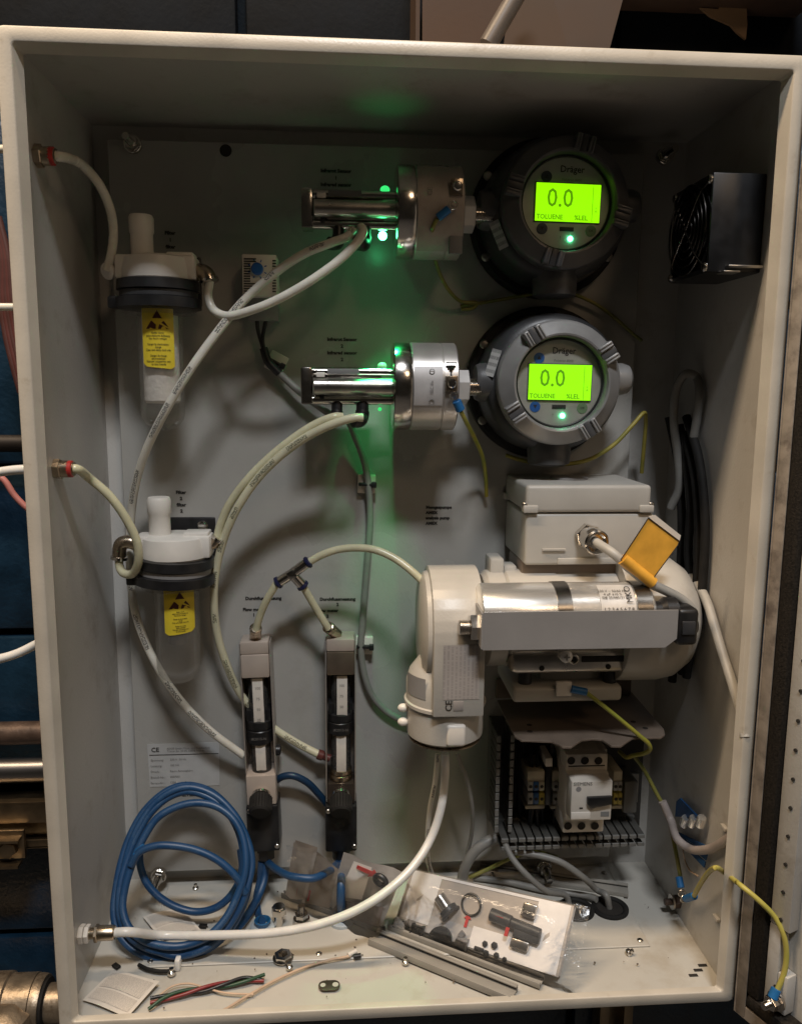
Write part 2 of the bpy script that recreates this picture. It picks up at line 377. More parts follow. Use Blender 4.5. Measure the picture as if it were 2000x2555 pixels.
    def tube(s, path, r, seg=12, caps=True, radii=None, roll=0.0):
        path = [V(p) for p in path]; n = len(path)
        T = [(path[min(i + 1, n - 1)] - path[max(i - 1, 0)]).normalized() for i in range(n)]
        # print faces the room: v = 0.5 points to -Y
        rings = []; L = 0; Ls = []
        prev = None
        for i in range(n):
            if i: L += (path[i] - path[i - 1]).length
            Ls.append(L)
            ref = V((0, -1, 0.35)); nrm = ref - T[i] * ref.dot(T[i])
            if nrm.length < 0.12 and prev is not None: nrm = prev - T[i] * prev.dot(T[i])
            nrm.normalize(); prev = nrm
            bn = T[i].cross(nrm); rr = radii[i] if radii else r
            rings.append([s.bm.verts.new(path[i] - (nrm * math.cos(2 * math.pi * k / seg + roll) + bn * math.sin(2 * math.pi * k / seg + roll)) * rr) for k in range(seg)])
        for i in range(n - 1):
            for k in range(seg):
                j = (k + 1) % seg
                s._face([rings[i][k], rings[i][j], rings[i + 1][j], rings[i + 1][k]],
                        [(Ls[i], k / seg), (Ls[i], (k + 1) / seg), (Ls[i + 1], (k + 1) / seg), (Ls[i + 1], k / seg)])
        if caps: s._face(rings[0][::-1]); s._face(rings[-1])
        return s
    def done(s, name, mt, parent=None, smooth=True, angle=35, loc=None):
        bmesh.ops.recalc_face_normals(s.bm, faces=s.bm.faces[:])
        co = [v.co for v in s.bm.verts]
        lo = V((min(c.x for c in co), min(c.y for c in co), min(c.z for c in co)))
        hi = V((max(c.x for c in co), max(c.y for c in co), max(c.z for c in co)))
        c = V(loc) if loc is not None else V(((lo.x + hi.x) / 2, (lo.y + hi.y) / 2, (lo.z if parent is None else (lo.z + hi.z) / 2)))
        for v in s.bm.verts: v.co -= c
        me = bpy.data.meshes.new(name); s.bm.to_mesh(me); s.bm.free()
        if isinstance(mt, str): mt = M[mt]
        me.materials.append(mt)
        if smooth:
            me.shade_smooth(); me.set_sharp_from_angle(angle=R(angle))
        o = bpy.data.objects.new(name, me); COL.objects.link(o)
        WL[o] = c
        if parent:
            o.parent = parent; o.location = c - WL[parent]
        else: o.location = c
        return o

def tag(o, label=None, cat=None, group=None, kind=None):
    if label: o['label'] = label
    if cat: o['category'] = cat
    if group: o['group'] = group
    if kind: o['kind'] = kind
    return o
def thing(name, label, cat, loc, group=None):
    o = bpy.data.objects.new(name, None); COL.objects.link(o)
    o.empty_display_size = 0.02; o.location = loc; WL[o] = V(loc)
    return tag(o, label, cat, group)
def share(proto, c, parent, scale=None):
    """another piece with the same mesh, centred at world point c"""
    o = bpy.data.objects.new(proto.name.split('.')[0], proto.data); COL.objects.link(o)
    WL[o] = V(c); o.parent = parent; o.location = V(c) - WL[parent]
    o.rotation_euler = proto.rotation_euler
    if scale: o.scale = scale
    return o
FRONT = Matrix(((1, 0, 0), (0, 0, -1), (0, 1, 0)))      # text x->X, y->Z, normal -> -Y
def text(s, loc, size, mt, parent, roll=0.0, sx=1.0, basis=None, align='CENTER', bold=0.0, name='lettering', sp=1.0):
    cu = bpy.data.curves.new(name, 'FONT'); cu.body = s; cu.size = size; cu.align_x = align; cu.align_y = 'CENTER'
    cu.offset = bold; cu.space_line = sp; cu.resolution_u = 2
    cu.materials.append(M[mt] if isinstance(mt, str) else mt)
    tmp = bpy.data.objects.new(name, cu); COL.objects.link(tmp)
    dg = bpy.context.evaluated_depsgraph_get()
    me = bpy.data.meshes.new_from_object(tmp.evaluated_get(dg)); bpy.data.objects.remove(tmp)
    o = bpy.data.objects.new(name, me); COL.objects.link(o)
    b = basis if basis else FRONT
    rot = b @ Matrix.Rotation(roll, 3, 'Z') @ Matrix.Diagonal((sx, 1, 1))
    o.parent = parent; WL[o] = V(loc)
    o.matrix_local = Matrix.Translation(V(loc) - WL[parent]) @ rot.to_4x4()
    return o

def spline(P, n=10, closed=False):
    P = [V(p) for p in P]; out = []; N = len(P)
    if N == 2: return [P[0].lerp(P[1], k / n) for k in range(n + 1)]
    rng = range(N if closed else N - 1)
    for i in rng:
        if closed: p0, p1, p2, p3 = P[i - 1], P[i], P[(i + 1) % N], P[(i + 2) % N]
        else:
            p1, p2 = P[i], P[i + 1]
            p0 = P[i - 1] if i else p1 * 2 - p2
            p3 = P[i + 2] if i + 2 < N else p2 * 2 - p1
        t1 = max((p1 - p0).length ** .5, 1e-5); t2 = max((p2 - p1).length ** .5, 1e-5); t3 = max((p3 - p2).length ** .5, 1e-5)
        m1 = (p1 - p0) / t1 - (p2 - p0) / (t1 + t2) + (p2 - p1) / t2
        m2 = (p2 - p1) / t2 - (p3 - p1) / (t2 + t3) + (p3 - p2) / t3
        m1 *= t2; m2 *= t2
        for k in range(n):
            t = k / n; a = t * t; b = a * t
            out.append(p1 * (2 * b - 3 * a + 1) + m1 * (b - 2 * a + t) + p2 * (-2 * b + 3 * a) + m2 * (b - a))
    if not closed: out.append(P[-1])
    return out
def P3(pts):
    out = []
    for p in pts:
        q = p if isinstance(p, Vector) else pt(*p)
        if q.x > 0.2925 and q.y > 0.0 and not isinstance(p, Vector): q = wl(p[0], p[1], 0.2915)
        out.append(q)
    return out
def tube_thing(name, label, cat, pts, r, mt, group=None, n=10, seg=14):
    o = B().tube(spline(P3(pts), n), r, seg).done(name, mt)
    return tag(o, label, cat, group)
def fbox(u0, v0, u1, v1, d0, d1):
    """centre and size of a block whose front (d1 before the plate) covers that patch of the photograph; d0 is its back"""
    a = pt(u0, (v0 + v1) / 2, d1); b = pt(u1, (v0 + v1) / 2, d1)
    c = pt((u0 + u1) / 2, v0, d1); e = pt((u0 + u1) / 2, v1, d1)
    return V(((a.x + b.x) / 2, YP - (d0 + d1) / 2, (c.z + e.z) / 2)), V((b.x - a.x, d1 - d0, c.z - e.z))

# ================================================================== THE SETTING: block wall behind
WY = 0.285
wall = B().box((0.1, WY + 0.116, 0.2), (3.6, 0.2, 3.2)).done('wall', 'mortar'); tag(wall, kind='structure')
bw, bh, jt = 0.40, 0.1915, 0.010
zs = 0.2909 - 0.2 * 2.0
protos = {}
for r in range(-3, 10):
    z0 = zs + r * 0.19 + 0.0
    mtn = 'blockgrey' if z0 > 0.74 else 'block'  # courses above the cabinet get a darker, greyer block colour
    for k in range(-3, 4):
        x0 = -0.16 + k * 0.4 + (0.2 if r % 2 else 0.0)
        if x0 < -1.2 or x0 > 1.3: continue
        c = (x0, WY + 0.012 + random.uniform(0, 0.0012), z0 + 0.095)
        if mtn not in protos:
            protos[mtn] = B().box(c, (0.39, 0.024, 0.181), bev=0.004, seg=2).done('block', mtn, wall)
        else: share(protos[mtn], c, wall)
flo = B().box((0.1, -1.0, -1.02), (6, 4.5, 0.04)).done('floor', mat('concrete_floor', (0.12, 0.115, 0.11), 0.7, bump=0.1, bscale=60, scale=3)); tag(flo, kind='structure')

# ================================================================== CABINET
W2, H, D = 0.300, 0.806, 0.219
cab = thing('control_cabinet', 'open light grey steel wall cabinet holding the whole gas analyser', 'cabinet', (0, D, 0))
T = 0.0015
B().box((0, D - T / 2, H / 2), (2 * W2, T, H)).done('back_panel', 'paint', cab)
for sgn in (-1, 1):
    B().box((sgn * (W2 - T / 2), D / 2, H / 2), (T, D - 2 * T, H)).done('side_panel', 'paint', cab)
B().box((0, D / 2, H - T / 2), (2 * W2 - 2 * T, D - 2 * T, T)).done('top_panel', 'paint', cab)
bot = B().box((0, D / 2, T / 2), (2 * W2 - 2 * T, D - 2 * T, T)).done('bottom_panel', 'floorpaint', cab)
# front flange: rolled outer edge, flat face, folded lip going back into the box
def flange():
    b = B()
    prof = [(0.0, 0.012), (0.0, 0.0009), (0.0004, 0.0002), (0.0011, -0.0003), (0.0098, -0.0003), (0.0106, 0.0001), (0.0110, 0.0009), (0.0146, 0.0115), (0.0138, 0.0120), (0.0100, 0.0016), (0.0092, 0.0012), (0.0015, 0.0012), (0.0015, 0.012)]
    rings = []
    for n_, (ins, y) in enumerate(prof):
        i = ins; rr = max(0.001, 0.006 - i * 0.25); ring = []
        low = n_ in (7, 8)
        x0, x1, z1 = -W2 - 0.0006 + i, W2 + 0.0006 - i, H + 0.0006 - i
        z0 = -0.0006 + (min(i, 0.0112) if low else i)
        for cx, cz, a0 in ((x1 - rr, z1 - rr, 0), (x0 + rr, z1 - rr, 90), (x0 + rr, z0 + rr, 180), (x1 - rr, z0 + rr, 270)):
            for k in range(6):
                a = R(a0 + 18 * k)
                ring.append(b.bm.verts.new((cx + rr * math.cos(a), min(y, 0.0065) if (low and a0 >= 180) else y, cz + rr * math.sin(a))))
        rings.append(ring)
    n = len(rings[0])
    for A, Q in zip(rings, rings[1:] + rings[:1]):
        for k in range(n): b._face([A[k], A[(k + 1) % n], Q[(k + 1) % n], Q[k]])
    return b
flange().done('front_flange', 'flange', cab, angle=50)
# mounting plate with its printed lettering
px0, px1, pz0, pz1 = -0.2785, 0.2470, 0.024, 0.786
plate = B().box(((px0 + px1) / 2, YP + 0.001, (pz0 + pz1) / 2), (px1 - px0, 0.002, pz1 - pz0), bev=0.0006, seg=1).done('mounting_plate', 'plate', cab)
for sx_ in (px0 + 0.001, px1 - 0.001):
    B().box((sx_, YP + 0.009, (pz0 + pz1) / 2), (0.002, 0.014, pz1 - pz0 - 0.002)).done('plate_edge_fold', 'plate', cab)
E0 = 0.0005
def plate_text(s, u, v, width_px, lines_gap=None, mt='ink', align='CENTER', sx=1.05, size=0.0046, bold=0.00022, sp=1.4):
    text(s, pt(u, v, E0), size, mt, plate, sx=sx, align=align, bold=bold, sp=sp)
plate_text('Infrarot Sensor\n1\nInfrared sensor\n1', 838, 452, 93)
plate_text('Infrarot Sensor\n2\nInfrared sensor\n2', 853, 872, 93, sp=1.45)
plate_text('Filter\n1\nfilter\n1', 425, 607, 40, sp=1.42)
plate_text('Filter\n2\nfilter\n2', 452, 1252, 40)
plate_text('Durchflussmessung\n1', 657, 1500, 115, sp=1.3)
plate_text('Flow meter\n1', 633, 1528, 60, sp=1.3)
plate_text('Durchflussmessung\n2', 842, 1502, 115, sp=1.3)
plate_text('Flow meter\n2', 817, 1531, 60, sp=1.3)
plate_text('Messgaspumpe\nAMEX\nanalysis pump\nAMEX', 1062, 1286, 80, align='LEFT', size=0.0043, sp=1.32)
plate_text('ANALYZER', 462, 1983, 90, size=0.0060, sx=1.05, bold=0.0002)
# plate holes and fixing bolts
B().lathe(pt(563, 375, 0.0003), (0, -1, 0), [(0.0, 0), (0.0058, 0)], 20, cap=False).done('plate_hole', 'dark', plate)
def plate_bolt(u, v, tilt):
    p = pt(u, v, 0); a = V(tilt).normalized()
    b = B(); b.cyl(p, p + a * 0.006, 0.0085, seg=20, bev=0.0006); b.hexn(p + a * .006, p + a * 0.012, 0.0068); b.thread(p + a * 0.012, p + a * 0.030, 0.0036)
    return b
for (u, v, L_) in ((333, 362, 'bright fixing bolt at the dark upper left of the plate'), (1655, 390, 'bright fixing bolt above the black fan in the upper right'), (398, 2180, 'bright fixing bolt inside the blue cable coil'), (1355, 2160, 'bright fixing bolt under the lower slotted cable duct')):
    o = plate_bolt(u, v, (0, -1, 0)).done('fixing_bolt', 'chrome'); tag(o, L_, 'bolt', 'bolts that fix the mounting plate')
# floor gland plate
gp = B().box((0.0, 0.137, T + 0.001), (0.50, 0.128, 0.002), bev=0.0007, seg=1).done('gland_plate', 'floorpaint', cab)
ps = None
for (x, y) in ((-0.242, 0.08), (-0.16, 0.194), (-0.08, 0.08), (0.08, 0.08), (0.16, 0.194), (0.242, 0.08), (0.242, 0.194)):
    c = V((x, y, T + 0.0035))
    if ps is None: ps = B().lathe(c - V((0, 0, .0015)), (0, 0, 1), [(0.003, 0), (0.003, 0.001), (0.0015, 0.0022), (0, 0.0024)], 12).done('screw', 'chrome', gp)
    else: share(ps, c, gp)
# slots in the bottom right corner
sl = None
for (u, v) in ((1752, 2409), (1741, 2421), (1729, 2434)):
    c = fl(u, v, T + 0.0006)
    if sl is None: sl = B().box(c, (0.0085, 0.0032, 0.0006), bev=0.0002).done('slot', 'dark', bot)
    else: share(sl, c, bot)
# thin flat plate in cabinet paint high on the right wall, small wall clips
lp = [wl(u, v, W2 - T) for (u, v) in ((1984, 312), (1955, 328), (1939, 362), (1940, 392), (1982, 385))]
B().prism(lp, (-0.0014, 0, 0)).done('flat_wall_plate', 'paint', cab)
for (u, v) in ((1786, 2292), (1806, 2066), (1800, 682)):
    c = wl(u, v, W2 - T - .002); B().box(c, (0.004, 0.010, 0.004), bev=0.0008).done('wall_tab', 'paint', cab)
# hinge on the right edge
hx = wy(1880, 2400, -0.004)
h_ = B(); h_.cyl((hx.x, -0.003, hx.z + 0.036), (hx.x, -0.003, hx.z + 0.002), 0.0042, seg=16, bev=0.0006); h_.cyl((hx.x, -0.003, hx.z + 0.0005), (hx.x, -0.003, hx.z - 0.018), 0.0042, seg=16, bev=0.0006)
h_.box((hx.x - .003, 0.001, hx.z + .008), (0.008, 0.004, 0.05), bev=0.0006)
h_.done('hinge', 'steel', cab)

# ---- door, swung open to the right, with gasket and perforated rail
PHI = R(67)
du = V((math.cos(PHI), -math.sin(PHI), 0)); dn = V((-math.sin(PHI), -math.cos(PHI), 0))
D0 = V((wy(1877, 1924, -0.006).x, -0.006, 0))
def dp(a, z, k): return D0 + du * a + dn * k + V((0, 0, z))
def dbox(b, a0, a1, z0, z1, k0, k1, bev=0.0):
    c = dp((a0 + a1) / 2, (z0 + z1) / 2, (k0 + k1) / 2)
    rot = Matrix((du, dn, V((0, 0, 1)))).transposed()
    b.box(c, (a1 - a0, k1 - k0, z1 - z0), rot=rot, bev=bev); return b
door = dbox(B(), 0.0, 0.60, -0.004, 0.81, -0.018, -0.0165).done('door', 'paint', cab)
b = B(); dbox(b, 0.0, 0.0015, -0.004, 0.81, -0.0165, 0.0); dbox(b, 0.0015, 0.0115, -0.004, 0.81, -0.0015, 0.0, bev=0.0006)
dbox(b, 0.0015, 0.60, -0.004, -0.0025, -0.0165, 0.0); dbox(b, 0.0117, 0.60, -0.0025, 0.0075, -0.0015, 0.0)
b.done('door_rim', mat('shaded_dusty_rim_paint', (0.27, 0.23, 0.19), 0.6, var=0.15, scale=80, dirt=((0.08, 0.06, 0.05), 60, 0.5, 0.6)), door)  # rim colour darkened for the hinge-side shadow, with random dust blotches
b = B(); dbox(b, 0.0120, 0.0250, 0.022, 0.80, -0.016, 0.001, bev=0.003); dbox(b, 0.0120, 0.585, 0.009, 0.0215, -0.016, 0.001, bev=0.003)
b.done('gasket', 'gasket', door)
zr1 = 0.80; zr0 = 0.100
b = B(); dbox(b, 0.0258, 0.0448, zr0, zr1, -0.016, -0.004, bev=0.0012)
dbox(b, 0.0258, 0.0372, 0.024, zr0 - .0002, -0.016, -0.004, bev=0.0012)
dbox(b, 0.0374, 0.047, 0.024, 0.060, -0.016, -0.004, bev=0.0012)
rail = b.done('perforated_rail', 'paint', door)
hl = None
z = 0.052
holes = [0.045] + [0.1085 + 0.0255 * k for k in range(27)]
for z in holes:
    c = dp(0.0362, z, -0.0037)
    if hl is None:
        hl = B().lathe(c, dn, [(0.0, 0), (0.0016, 0), (0.0016, -0.002)], 12, cap=False).done('rail_hole', 'dark', door)
    else: share(hl, c, door)
# stud and lug on the door
c = fl(1918, 2505, 0.012)
dst = dp(0.052, 0.0215, -0.016)

# ================================================================== helpers for small hardware
def pan_head(p, axis, r=0.003, mt='chrome', parent=None, name='screw'):
    p = V(p); a = V(axis).normalized()
    return B().lathe(p, a, [(r, 0), (r, r * .35), (r * .75, r * .62), (0, r * .72)], 14).done(name, mt, parent)

# ================================================================== FILTERS
def filt(name_lab, cx_px, cyv, dv, kind):
    """kind 1: dim upper filter with a felt cartridge; 2: lower filter, empty frosted bowl, black bracket seen"""
    ax = pt(cx_px, cyv, 0.05)
    t = thing('filter_housing', name_lab, 'filter', ax + V((0, 0, -0.15)), 'gas filters on the left of the plate')
    z0 = ax.z
    up = V((0, 0, 1))
    # head
    b = B(); b.lathe((ax.x, ax.y, z0 - 0.012), up, [(0.031, 0.002), (0.0325, 0.004), (0.0325, 0.012), (0.030, 0.0225), (0.025, 0.0245), (0, 0.0247)], 40)
    b.box((ax.x, ax.y, z0 + 0.002), (0.072, 0.028, 0.022), bev=0.003)
    b.box((ax.x + .022, ax.y, z0 + 0.012), (0.024, 0.022, 0.008), bev=0.0015)
    b.done('head', 'white', t)
    nx = ax.x - 0.0135
    B().lathe((nx, ax.y, z0 + 0.0125), up, [(0.0102, 0), (0.0102, 0.020), (0.0112, 0.0215), (0.0112, 0.034), (0.010, 0.0365), (0.0, 0.0367)], 28).done('cap', 'white', t)
    # clamp ring: two black bands
    tilt = V((0.05 if kind == 2 else 0.0, 0, 1)).normalized()
    b = B(); zc = z0 - 0.0085
    o = V((ax.x, ax.y, zc))
    b.lathe(o, -tilt, [(0.033, 0.000), (0.0372, 0.001), (0.0375, 0.0095), (0.034, 0.0105)], 44)
    b.lathe(o - tilt * .0158, -tilt, [(0.034, 0), (0.0385, 0.001), (0.0385, 0.0098), (0.034, 0.011)], 44)
    b.box(o - tilt * .021 + V((-.037, -.006, 0)), (0.013, 0.016, 0.011), bev=0.002)
    b.done('clamp_ring', 'black', t)
    B().lathe(o - tilt * .0106, -tilt, [(0.0352, 0), (0.0352, 0.0051)], 40).done('seal', 'darkgrey' if kind == 1 else 'panelgrey', t)
    zb = zc - 0.0262
    B().lathe((ax.x, ax.y, zb - .0045), up, [(0.030, 0), (0.0335, 0.001), (0.0335, 0.0044)], 40).done('flange', 'bowl', t)
    # bowl
    br, bl = (0.0208, 0.107) if kind == 1 else (0.0218, 0.098)
    zb -= 0.0046
    prof = [(br, 0), (br * .97, -bl + br * .75)] + [(br * .97 * math.cos(R(a)), -bl + br * .75 - br * .75 * math.sin(R(a))) for a in (20, 40, 58, 74, 90)]
    B().lathe((ax.x, ax.y, zb), up, prof, 36, cap=False).done('bowl', 'bowl', t)
    if kind == 1:
        B().lathe((ax.x, ax.y, zb - 0.082), up, [(0, 0), (0.0145, 0.0005), (0.0165, 0.003), (0.0165, 0.081)], 28).done('cartridge', 'cartridge', t)
    else:
        B().lathe((ax.x, ax.y, zb - 0.058), up, [(0, 0), (0.009, 0.001), (0.0105, 0.014), (0.0105, 0.056)], 24).done('inner_stem', 'panelgrey', t)
    # curved yellow label on the front of the bowl
    b = B(); hw = 0.0335 if kind == 1 else 0.028; r_ = br + 0.0007
    zt, zl = (zb + 0.0045, zb - 0.049) if kind == 1 else (zb + 0.004, zb - 0.042)
    a0, a1 = (-100 - 24, -100 + 56) if kind == 1 else (-92 - 18, -92 + 60)
    n = 14; cols = []
    for k in range(n + 1):
        a = R(a0 + (a1 - a0) * k / n); e = min(k, n - k); cut = 0.003 if e == 0 else (0.001 if e == 1 else 0)
        dx, dy = r_ * math.cos(a), r_ * math.sin(a); dz = -0.0004 * (k - n / 2) if kind == 1 else 0.0007 * (k - n / 2) * .6
        cols.append((b.bm.verts.new((ax.x + dx, ax.y + dy, zt - cut * .0)), b.bm.verts.new((ax.x + dx, ax.y + dy, zl + cut + dz * .5))))
    for k in range(n): b._face([cols[k][0], cols[k + 1][0], cols[k + 1][1], cols[k][1]])
    lab = b.done('warning_label', 'yellow', t)
    # print on the label: the triangle mark and its lines of text, laid on the curve
    am = R((a0 + a1) / 2)
    nrm = V((math.cos(am), math.sin(am), 0)); tx = V((-nrm.y, nrm.x, 0))
    def lp_(x, z, e=0.0004):
        a = am + x / r_; return V((ax.x + (r_ + e) * math.cos(a), ax.y + (r_ + e) * math.sin(a), z))
    ht = zt - zl
    def tri(pts, mt='inkred'):
        bb = B(); vs = [bb.bm.verts.new(lp_(x, zt - z)) for x, z in pts]; bb._face(vs); bb.done('pictogram', mt, lab)
    s_ = 0.0118
    zt0 = 0.002 if kind == 1 else 0.004
    tri([(0, zt0), (s_ * .36, zt0 + s_ * .62), (-s_ * .36, zt0 + s_ * .62)])
    tri([(-s_ * .44, zt0 + s_ * .78), (-s_ * .10, zt0 + s_ * 1.1), (-s_ * .12, zt0 + s_ * 1.42), (-s_ * .88, zt0 + s_ * 1.42)])
    tri([(s_ * .16, zt0 + s_ * 1.05), (s_ * .88, zt0 + s_ * 1.42), (s_ * .05, zt0 + s_ * 1.42)])
    tri([(s_ * .46, zt0 + s_ * .80), (s_ * .62, zt0 + s_ * .98), (s_ * .84, zt0 + s_ * 1.30), (s_ * .30, zt0 + s_ * .96)])
    basis = Matrix((tx, V((0, 0, 1)), nrm)).transposed()
    lines = 'Gefahr durch\nelektrostatische Aufladung\nNur feucht reinigen\n\nDanger by electrostatic\ncharge\nClean with damp cloth only\n\nDanger de charge\nelectrostatique\nNettoyer uniquement avec\nun tissu humide'
    zz = zt - zt0 - s_ * 1.6; step = (zz - zl - 0.002) / 12
    for k, ln in enumerate(lines.split('\n')):
        if not ln: continue
        tx_o = text(ln, lp_(0, zz - step * (k + .5), 0.0005), step * .95, 'ink', lab, basis=basis, sx=0.84, bold=0.00003)
        for vv in tx_o.data.vertices:
            aa = vv.co.x * .84 / (r_ + .0005); vv.co.x = (r_ + .0005) * math.sin(aa) / .84; vv.co.z = (r_ + .0005) * (math.cos(aa) - 1)
    # bracket behind
    b = B(); bx0 = ax.x + 0.010; 
    cb_, sb_ = fbox(372, 640, 502, 765, 0, .004) if kind == 1 else fbox(415, 1291, 538, 1420, 0, .004); b.box(cb_, sb_, bev=0.0015); b.box((ax.x, YP - 0.012, z0 - .004), (0.03, 0.018, 0.014))
    b.done('bracket', 'black', t)
    pan_head((cb_.x + sb_.x / 2 - .0125, YP - 0.0046, cb_.z + sb_.z / 2 - .009), (0, -1, 0), 0.0058, 'chrome', t)
    return t, ax
f1, a1 = filt('upper filter housing in shade, white felt cartridge in its bowl', 394, 676, 0, 1)
f2, a2 = filt('lower filter housing with an empty frosted bowl and black bracket', 436, 1365, 0, 2)

def elbow(label, pts, r, mt, ring=None, n=8):
    p = spline(P3(pts), n); t = thing('elbow_fitting', label, 'pipe fitting', p[0])
    B().tube(p, r, 14).done('body', mt, t)
    e = (p[-1] - p[-2]).normalized(); q = p[-1]
    B().lathe(q - e * .002, e, [(r * 1.0, 0), (r * 1.22, .0006), (r * 1.22, .0035), (r * .8, .0042)], 18).done('release_ring', ring or 'chrome', t)
    s = (p[0] - p[1]).normalized(); B().hexn(p[0] + s * .0005, p[0] - s * .006, r * 1.25).done('nut', mt, t)
    return t
elbow('dark elbow fitting on the right of the upper filter', [(478, 680, .05), (502, 676, .052), (518, 686, .055), (523, 700, .056)], 0.0068, 'brass')
elbow('elbow fitting under the arched tube left of the upper filter', [(318, 678, .05), (290, 672, .05), (270, 676, .058)], 0.0062, 'brass', 'white')
elbow('dark elbow fitting on the left of the lower filter', [(356, 1366, .05), (322, 1352, .05), (302, 1358, .05), (297, 1392, .05)], 0.0066, 'brass')
elbow('brass elbow fitting on the right of the lower filter', [(508, 1362, .05), (530, 1358, .05), (542, 1345, .05)], 0.0052, 'brass')

# ================================================================== WALL FITTINGS on the left side
def wall_fitting(label, u, v, ring, mt='brass', r=0.0072, inset=0.0):
    p = wl(u, v, -W2 + T); t = thing('bulkhead_fitting', label, 'pipe fitting', p); a = V((1, 0, 0))
    B().hexn(p, p + a * .006, r * 1.25).done('nut', mt, t)
    B().lathe(p + a * .006, a, [(r, 0), (r, .006), (r * .82, .007), (r * .82, .0105)], 20).done('body', mt, t)
    B().lathe(p + a * .0105, a, [(r * .7, 0), (r * 1.0, .0007), (r * 1.0, .0042), (r * .6, .0055)], 18).done('release_ring', ring, t)
    B().hexn(p - a * .0025, p - a * .008, r * 1.2).done('outer_nut', mt, t)
    return p + a * 0.013
q1 = wall_fitting('red ringed fitting in the dark upper left corner', 88, 388, 'redring')
q2 = wall_fitting('red ringed fitting halfway down the left wall', 136, 1170, 'redring')
q3p = wl(198, 2331, -W2 + T)
t = thing('bulkhead_fitting', 'fitting with white nuts at the bottom of the left wall', 'pipe fitting', q3p); a = V((1, 0, 0))
B().hexn(q3p, q3p + a * .0045, .0086).done('nut', 'white', t); B().hexn(q3p + a * .0050, q3p + a * .0092, .0082).done('nut', 'white', t)
B().cyl(q3p + a * .0092, q3p + a * .014, .0050).done('collar', 'brass', t); B().hexn(q3p + a * .014, q3p + a * .0172, .0080).done('locknut', 'brass', t)
B().lathe(q3p + a * .0172, a, [(.0068, 0), (.0068, .013), (.0058, .0150)], 20).done('body', 'brass', t)
q3 = q3p + a * .031

# ================================================================== TUBES
TR = 0.0040
tube_thing('gas_tube', 'milky arched tube from the dark corner down to the upper filter', 'tube', [q1, q1 + V((.005, 0, .0)), (206, 412, .093), (245, 456, .084), (275, 522, .07), (283, 585, .06), (276, 640, .06), (266, 676, .06)], TR, 'tube')
tube_thing('gas_tube', 'milky tube curling from the upper filter up to the shaded sensor', 'tube', [(523, 702, .056), (519, 738, .058), (532, 772, .062), (566, 788, .072), (620, 776, .083), (690, 748, .09), (775, 700, .095), (850, 645, .094), (893, 600, .09), (906, 577, .084), (900, 566, .078)], TR, 'tube')
tube_thing('gas_tube', 'long printed tube sweeping from the shaded sensor down the left side', 'tube', [(880, 572, .078), (866, 590, .084), (830, 604, .086), (760, 632, .082), (690, 678, .076), (610, 748, .07), (535, 838, .074), (468, 932, .078), (410, 1030, .074), (362, 1130, .058), (336, 1220, .042), (325, 1320, .03), (325, 1420, .03), (338, 1530, .032), (380, 1640, .034), (440, 1735, .034), (520, 1820, .03), (608, 1886, .022)], TR, 'tubeprint')
tube_thing('gas_tube', 'yellowed tube from the lit sensor to the lower filter', 'tube', [(853, 1040, .075), (835, 1040, .078), (780, 1062, .074), (690, 1126, .066), (618, 1196, .06), (570, 1262, .054), (546, 1322, .05), (542, 1346, .05)], TR, 'tubey')
tube_thing('gas_tube', 'yellowed printed tube from the lit sensor to the second flow meter', 'tube', [(905, 1042, .085), (885, 1042, .086), (820, 1062, .083), (740, 1106, .074), (655, 1180, .066), (590, 1272, .058), (550, 1372, .048), (534, 1470, .042), (540, 1570, .036), (566, 1660, .028), (604, 1738, .018), (668, 1806, .012), (740, 1854, .014), (806, 1888, .018)], TR, 'tubeyprint')
tube_thing('gas_tube', 'yellowed looping tube from the left wall to the lower filter', 'tube', [q2, q2 + V((.005, 0, 0)), (224, 1194, .108), (272, 1236, .102), (315, 1295, .096), (342, 1355, .09), (345, 1402, .084), (330, 1432, .072), (308, 1430, .062), (298, 1412, .054), (297, 1394, .05)], TR, 'tubey')
tube_thing('gas_tube', 'green tinted tube arching from the tee to the pump', 'tube', [(772, 1402, .05), (800, 1386, .052), (840, 1372, .055), (885, 1367, .06), (935, 1372, .066), (985, 1394, .072), (1030, 1428, .08), (1064, 1462, .085), (1075, 1476, .085)], TR * .95, 'tubey')
tube_thing('gas_tube', 'short curved tube from the tee to the first flow meter', 'tube', [(689, 1458, .048), (668, 1492, .044), (650, 1532, .038), (641, 1562, .034), (639, 1572, .033)], TR * .95, 'tubey')
tube_thing('gas_tube', 'short straight tube from the tee to the second flow meter', 'tube', [(758, 1467, .046), (782, 1508, .04), (806, 1548, .036), (820, 1570, .034)], TR * .95, 'tubey')
tube_thing('gas_tube', 'white tube sweeping from under the pump to the lower left wall', 'tube', [(1110, 1880, .085), (1110, 1930, .085), (1103, 2000, .092), (1080, 2080, .10), (1040, 2150, .115), (980, 2212, .13), (900, 2266, .14), (800, 2306, .14), (680, 2328, .132), (540, 2334, .122), (400, 2334, .115), q3 + V((.014, 0, .0)), q3], TR * 1.05, 'tubew')
tube_thing('drain_tube', 'thin printed tube hanging behind the white pump tube', 'tube', [(1092, 1882, .07), (1085, 1950, .07), (1072, 2020, .068), (1066, 2090, .06), (1068, 2150, .05), (1078, 2185, .04)], 0.0026, 'tubeprint')
tube_thing('thin_cable', 'thin dim cable hanging right of the white pump tube', 'cable', [(1140, 1882, .05), (1165, 1950, .05), (1178, 2020, .045), (1176, 2080, .03), (1165, 2130, .02)], 0.0022, 'grey_cable')

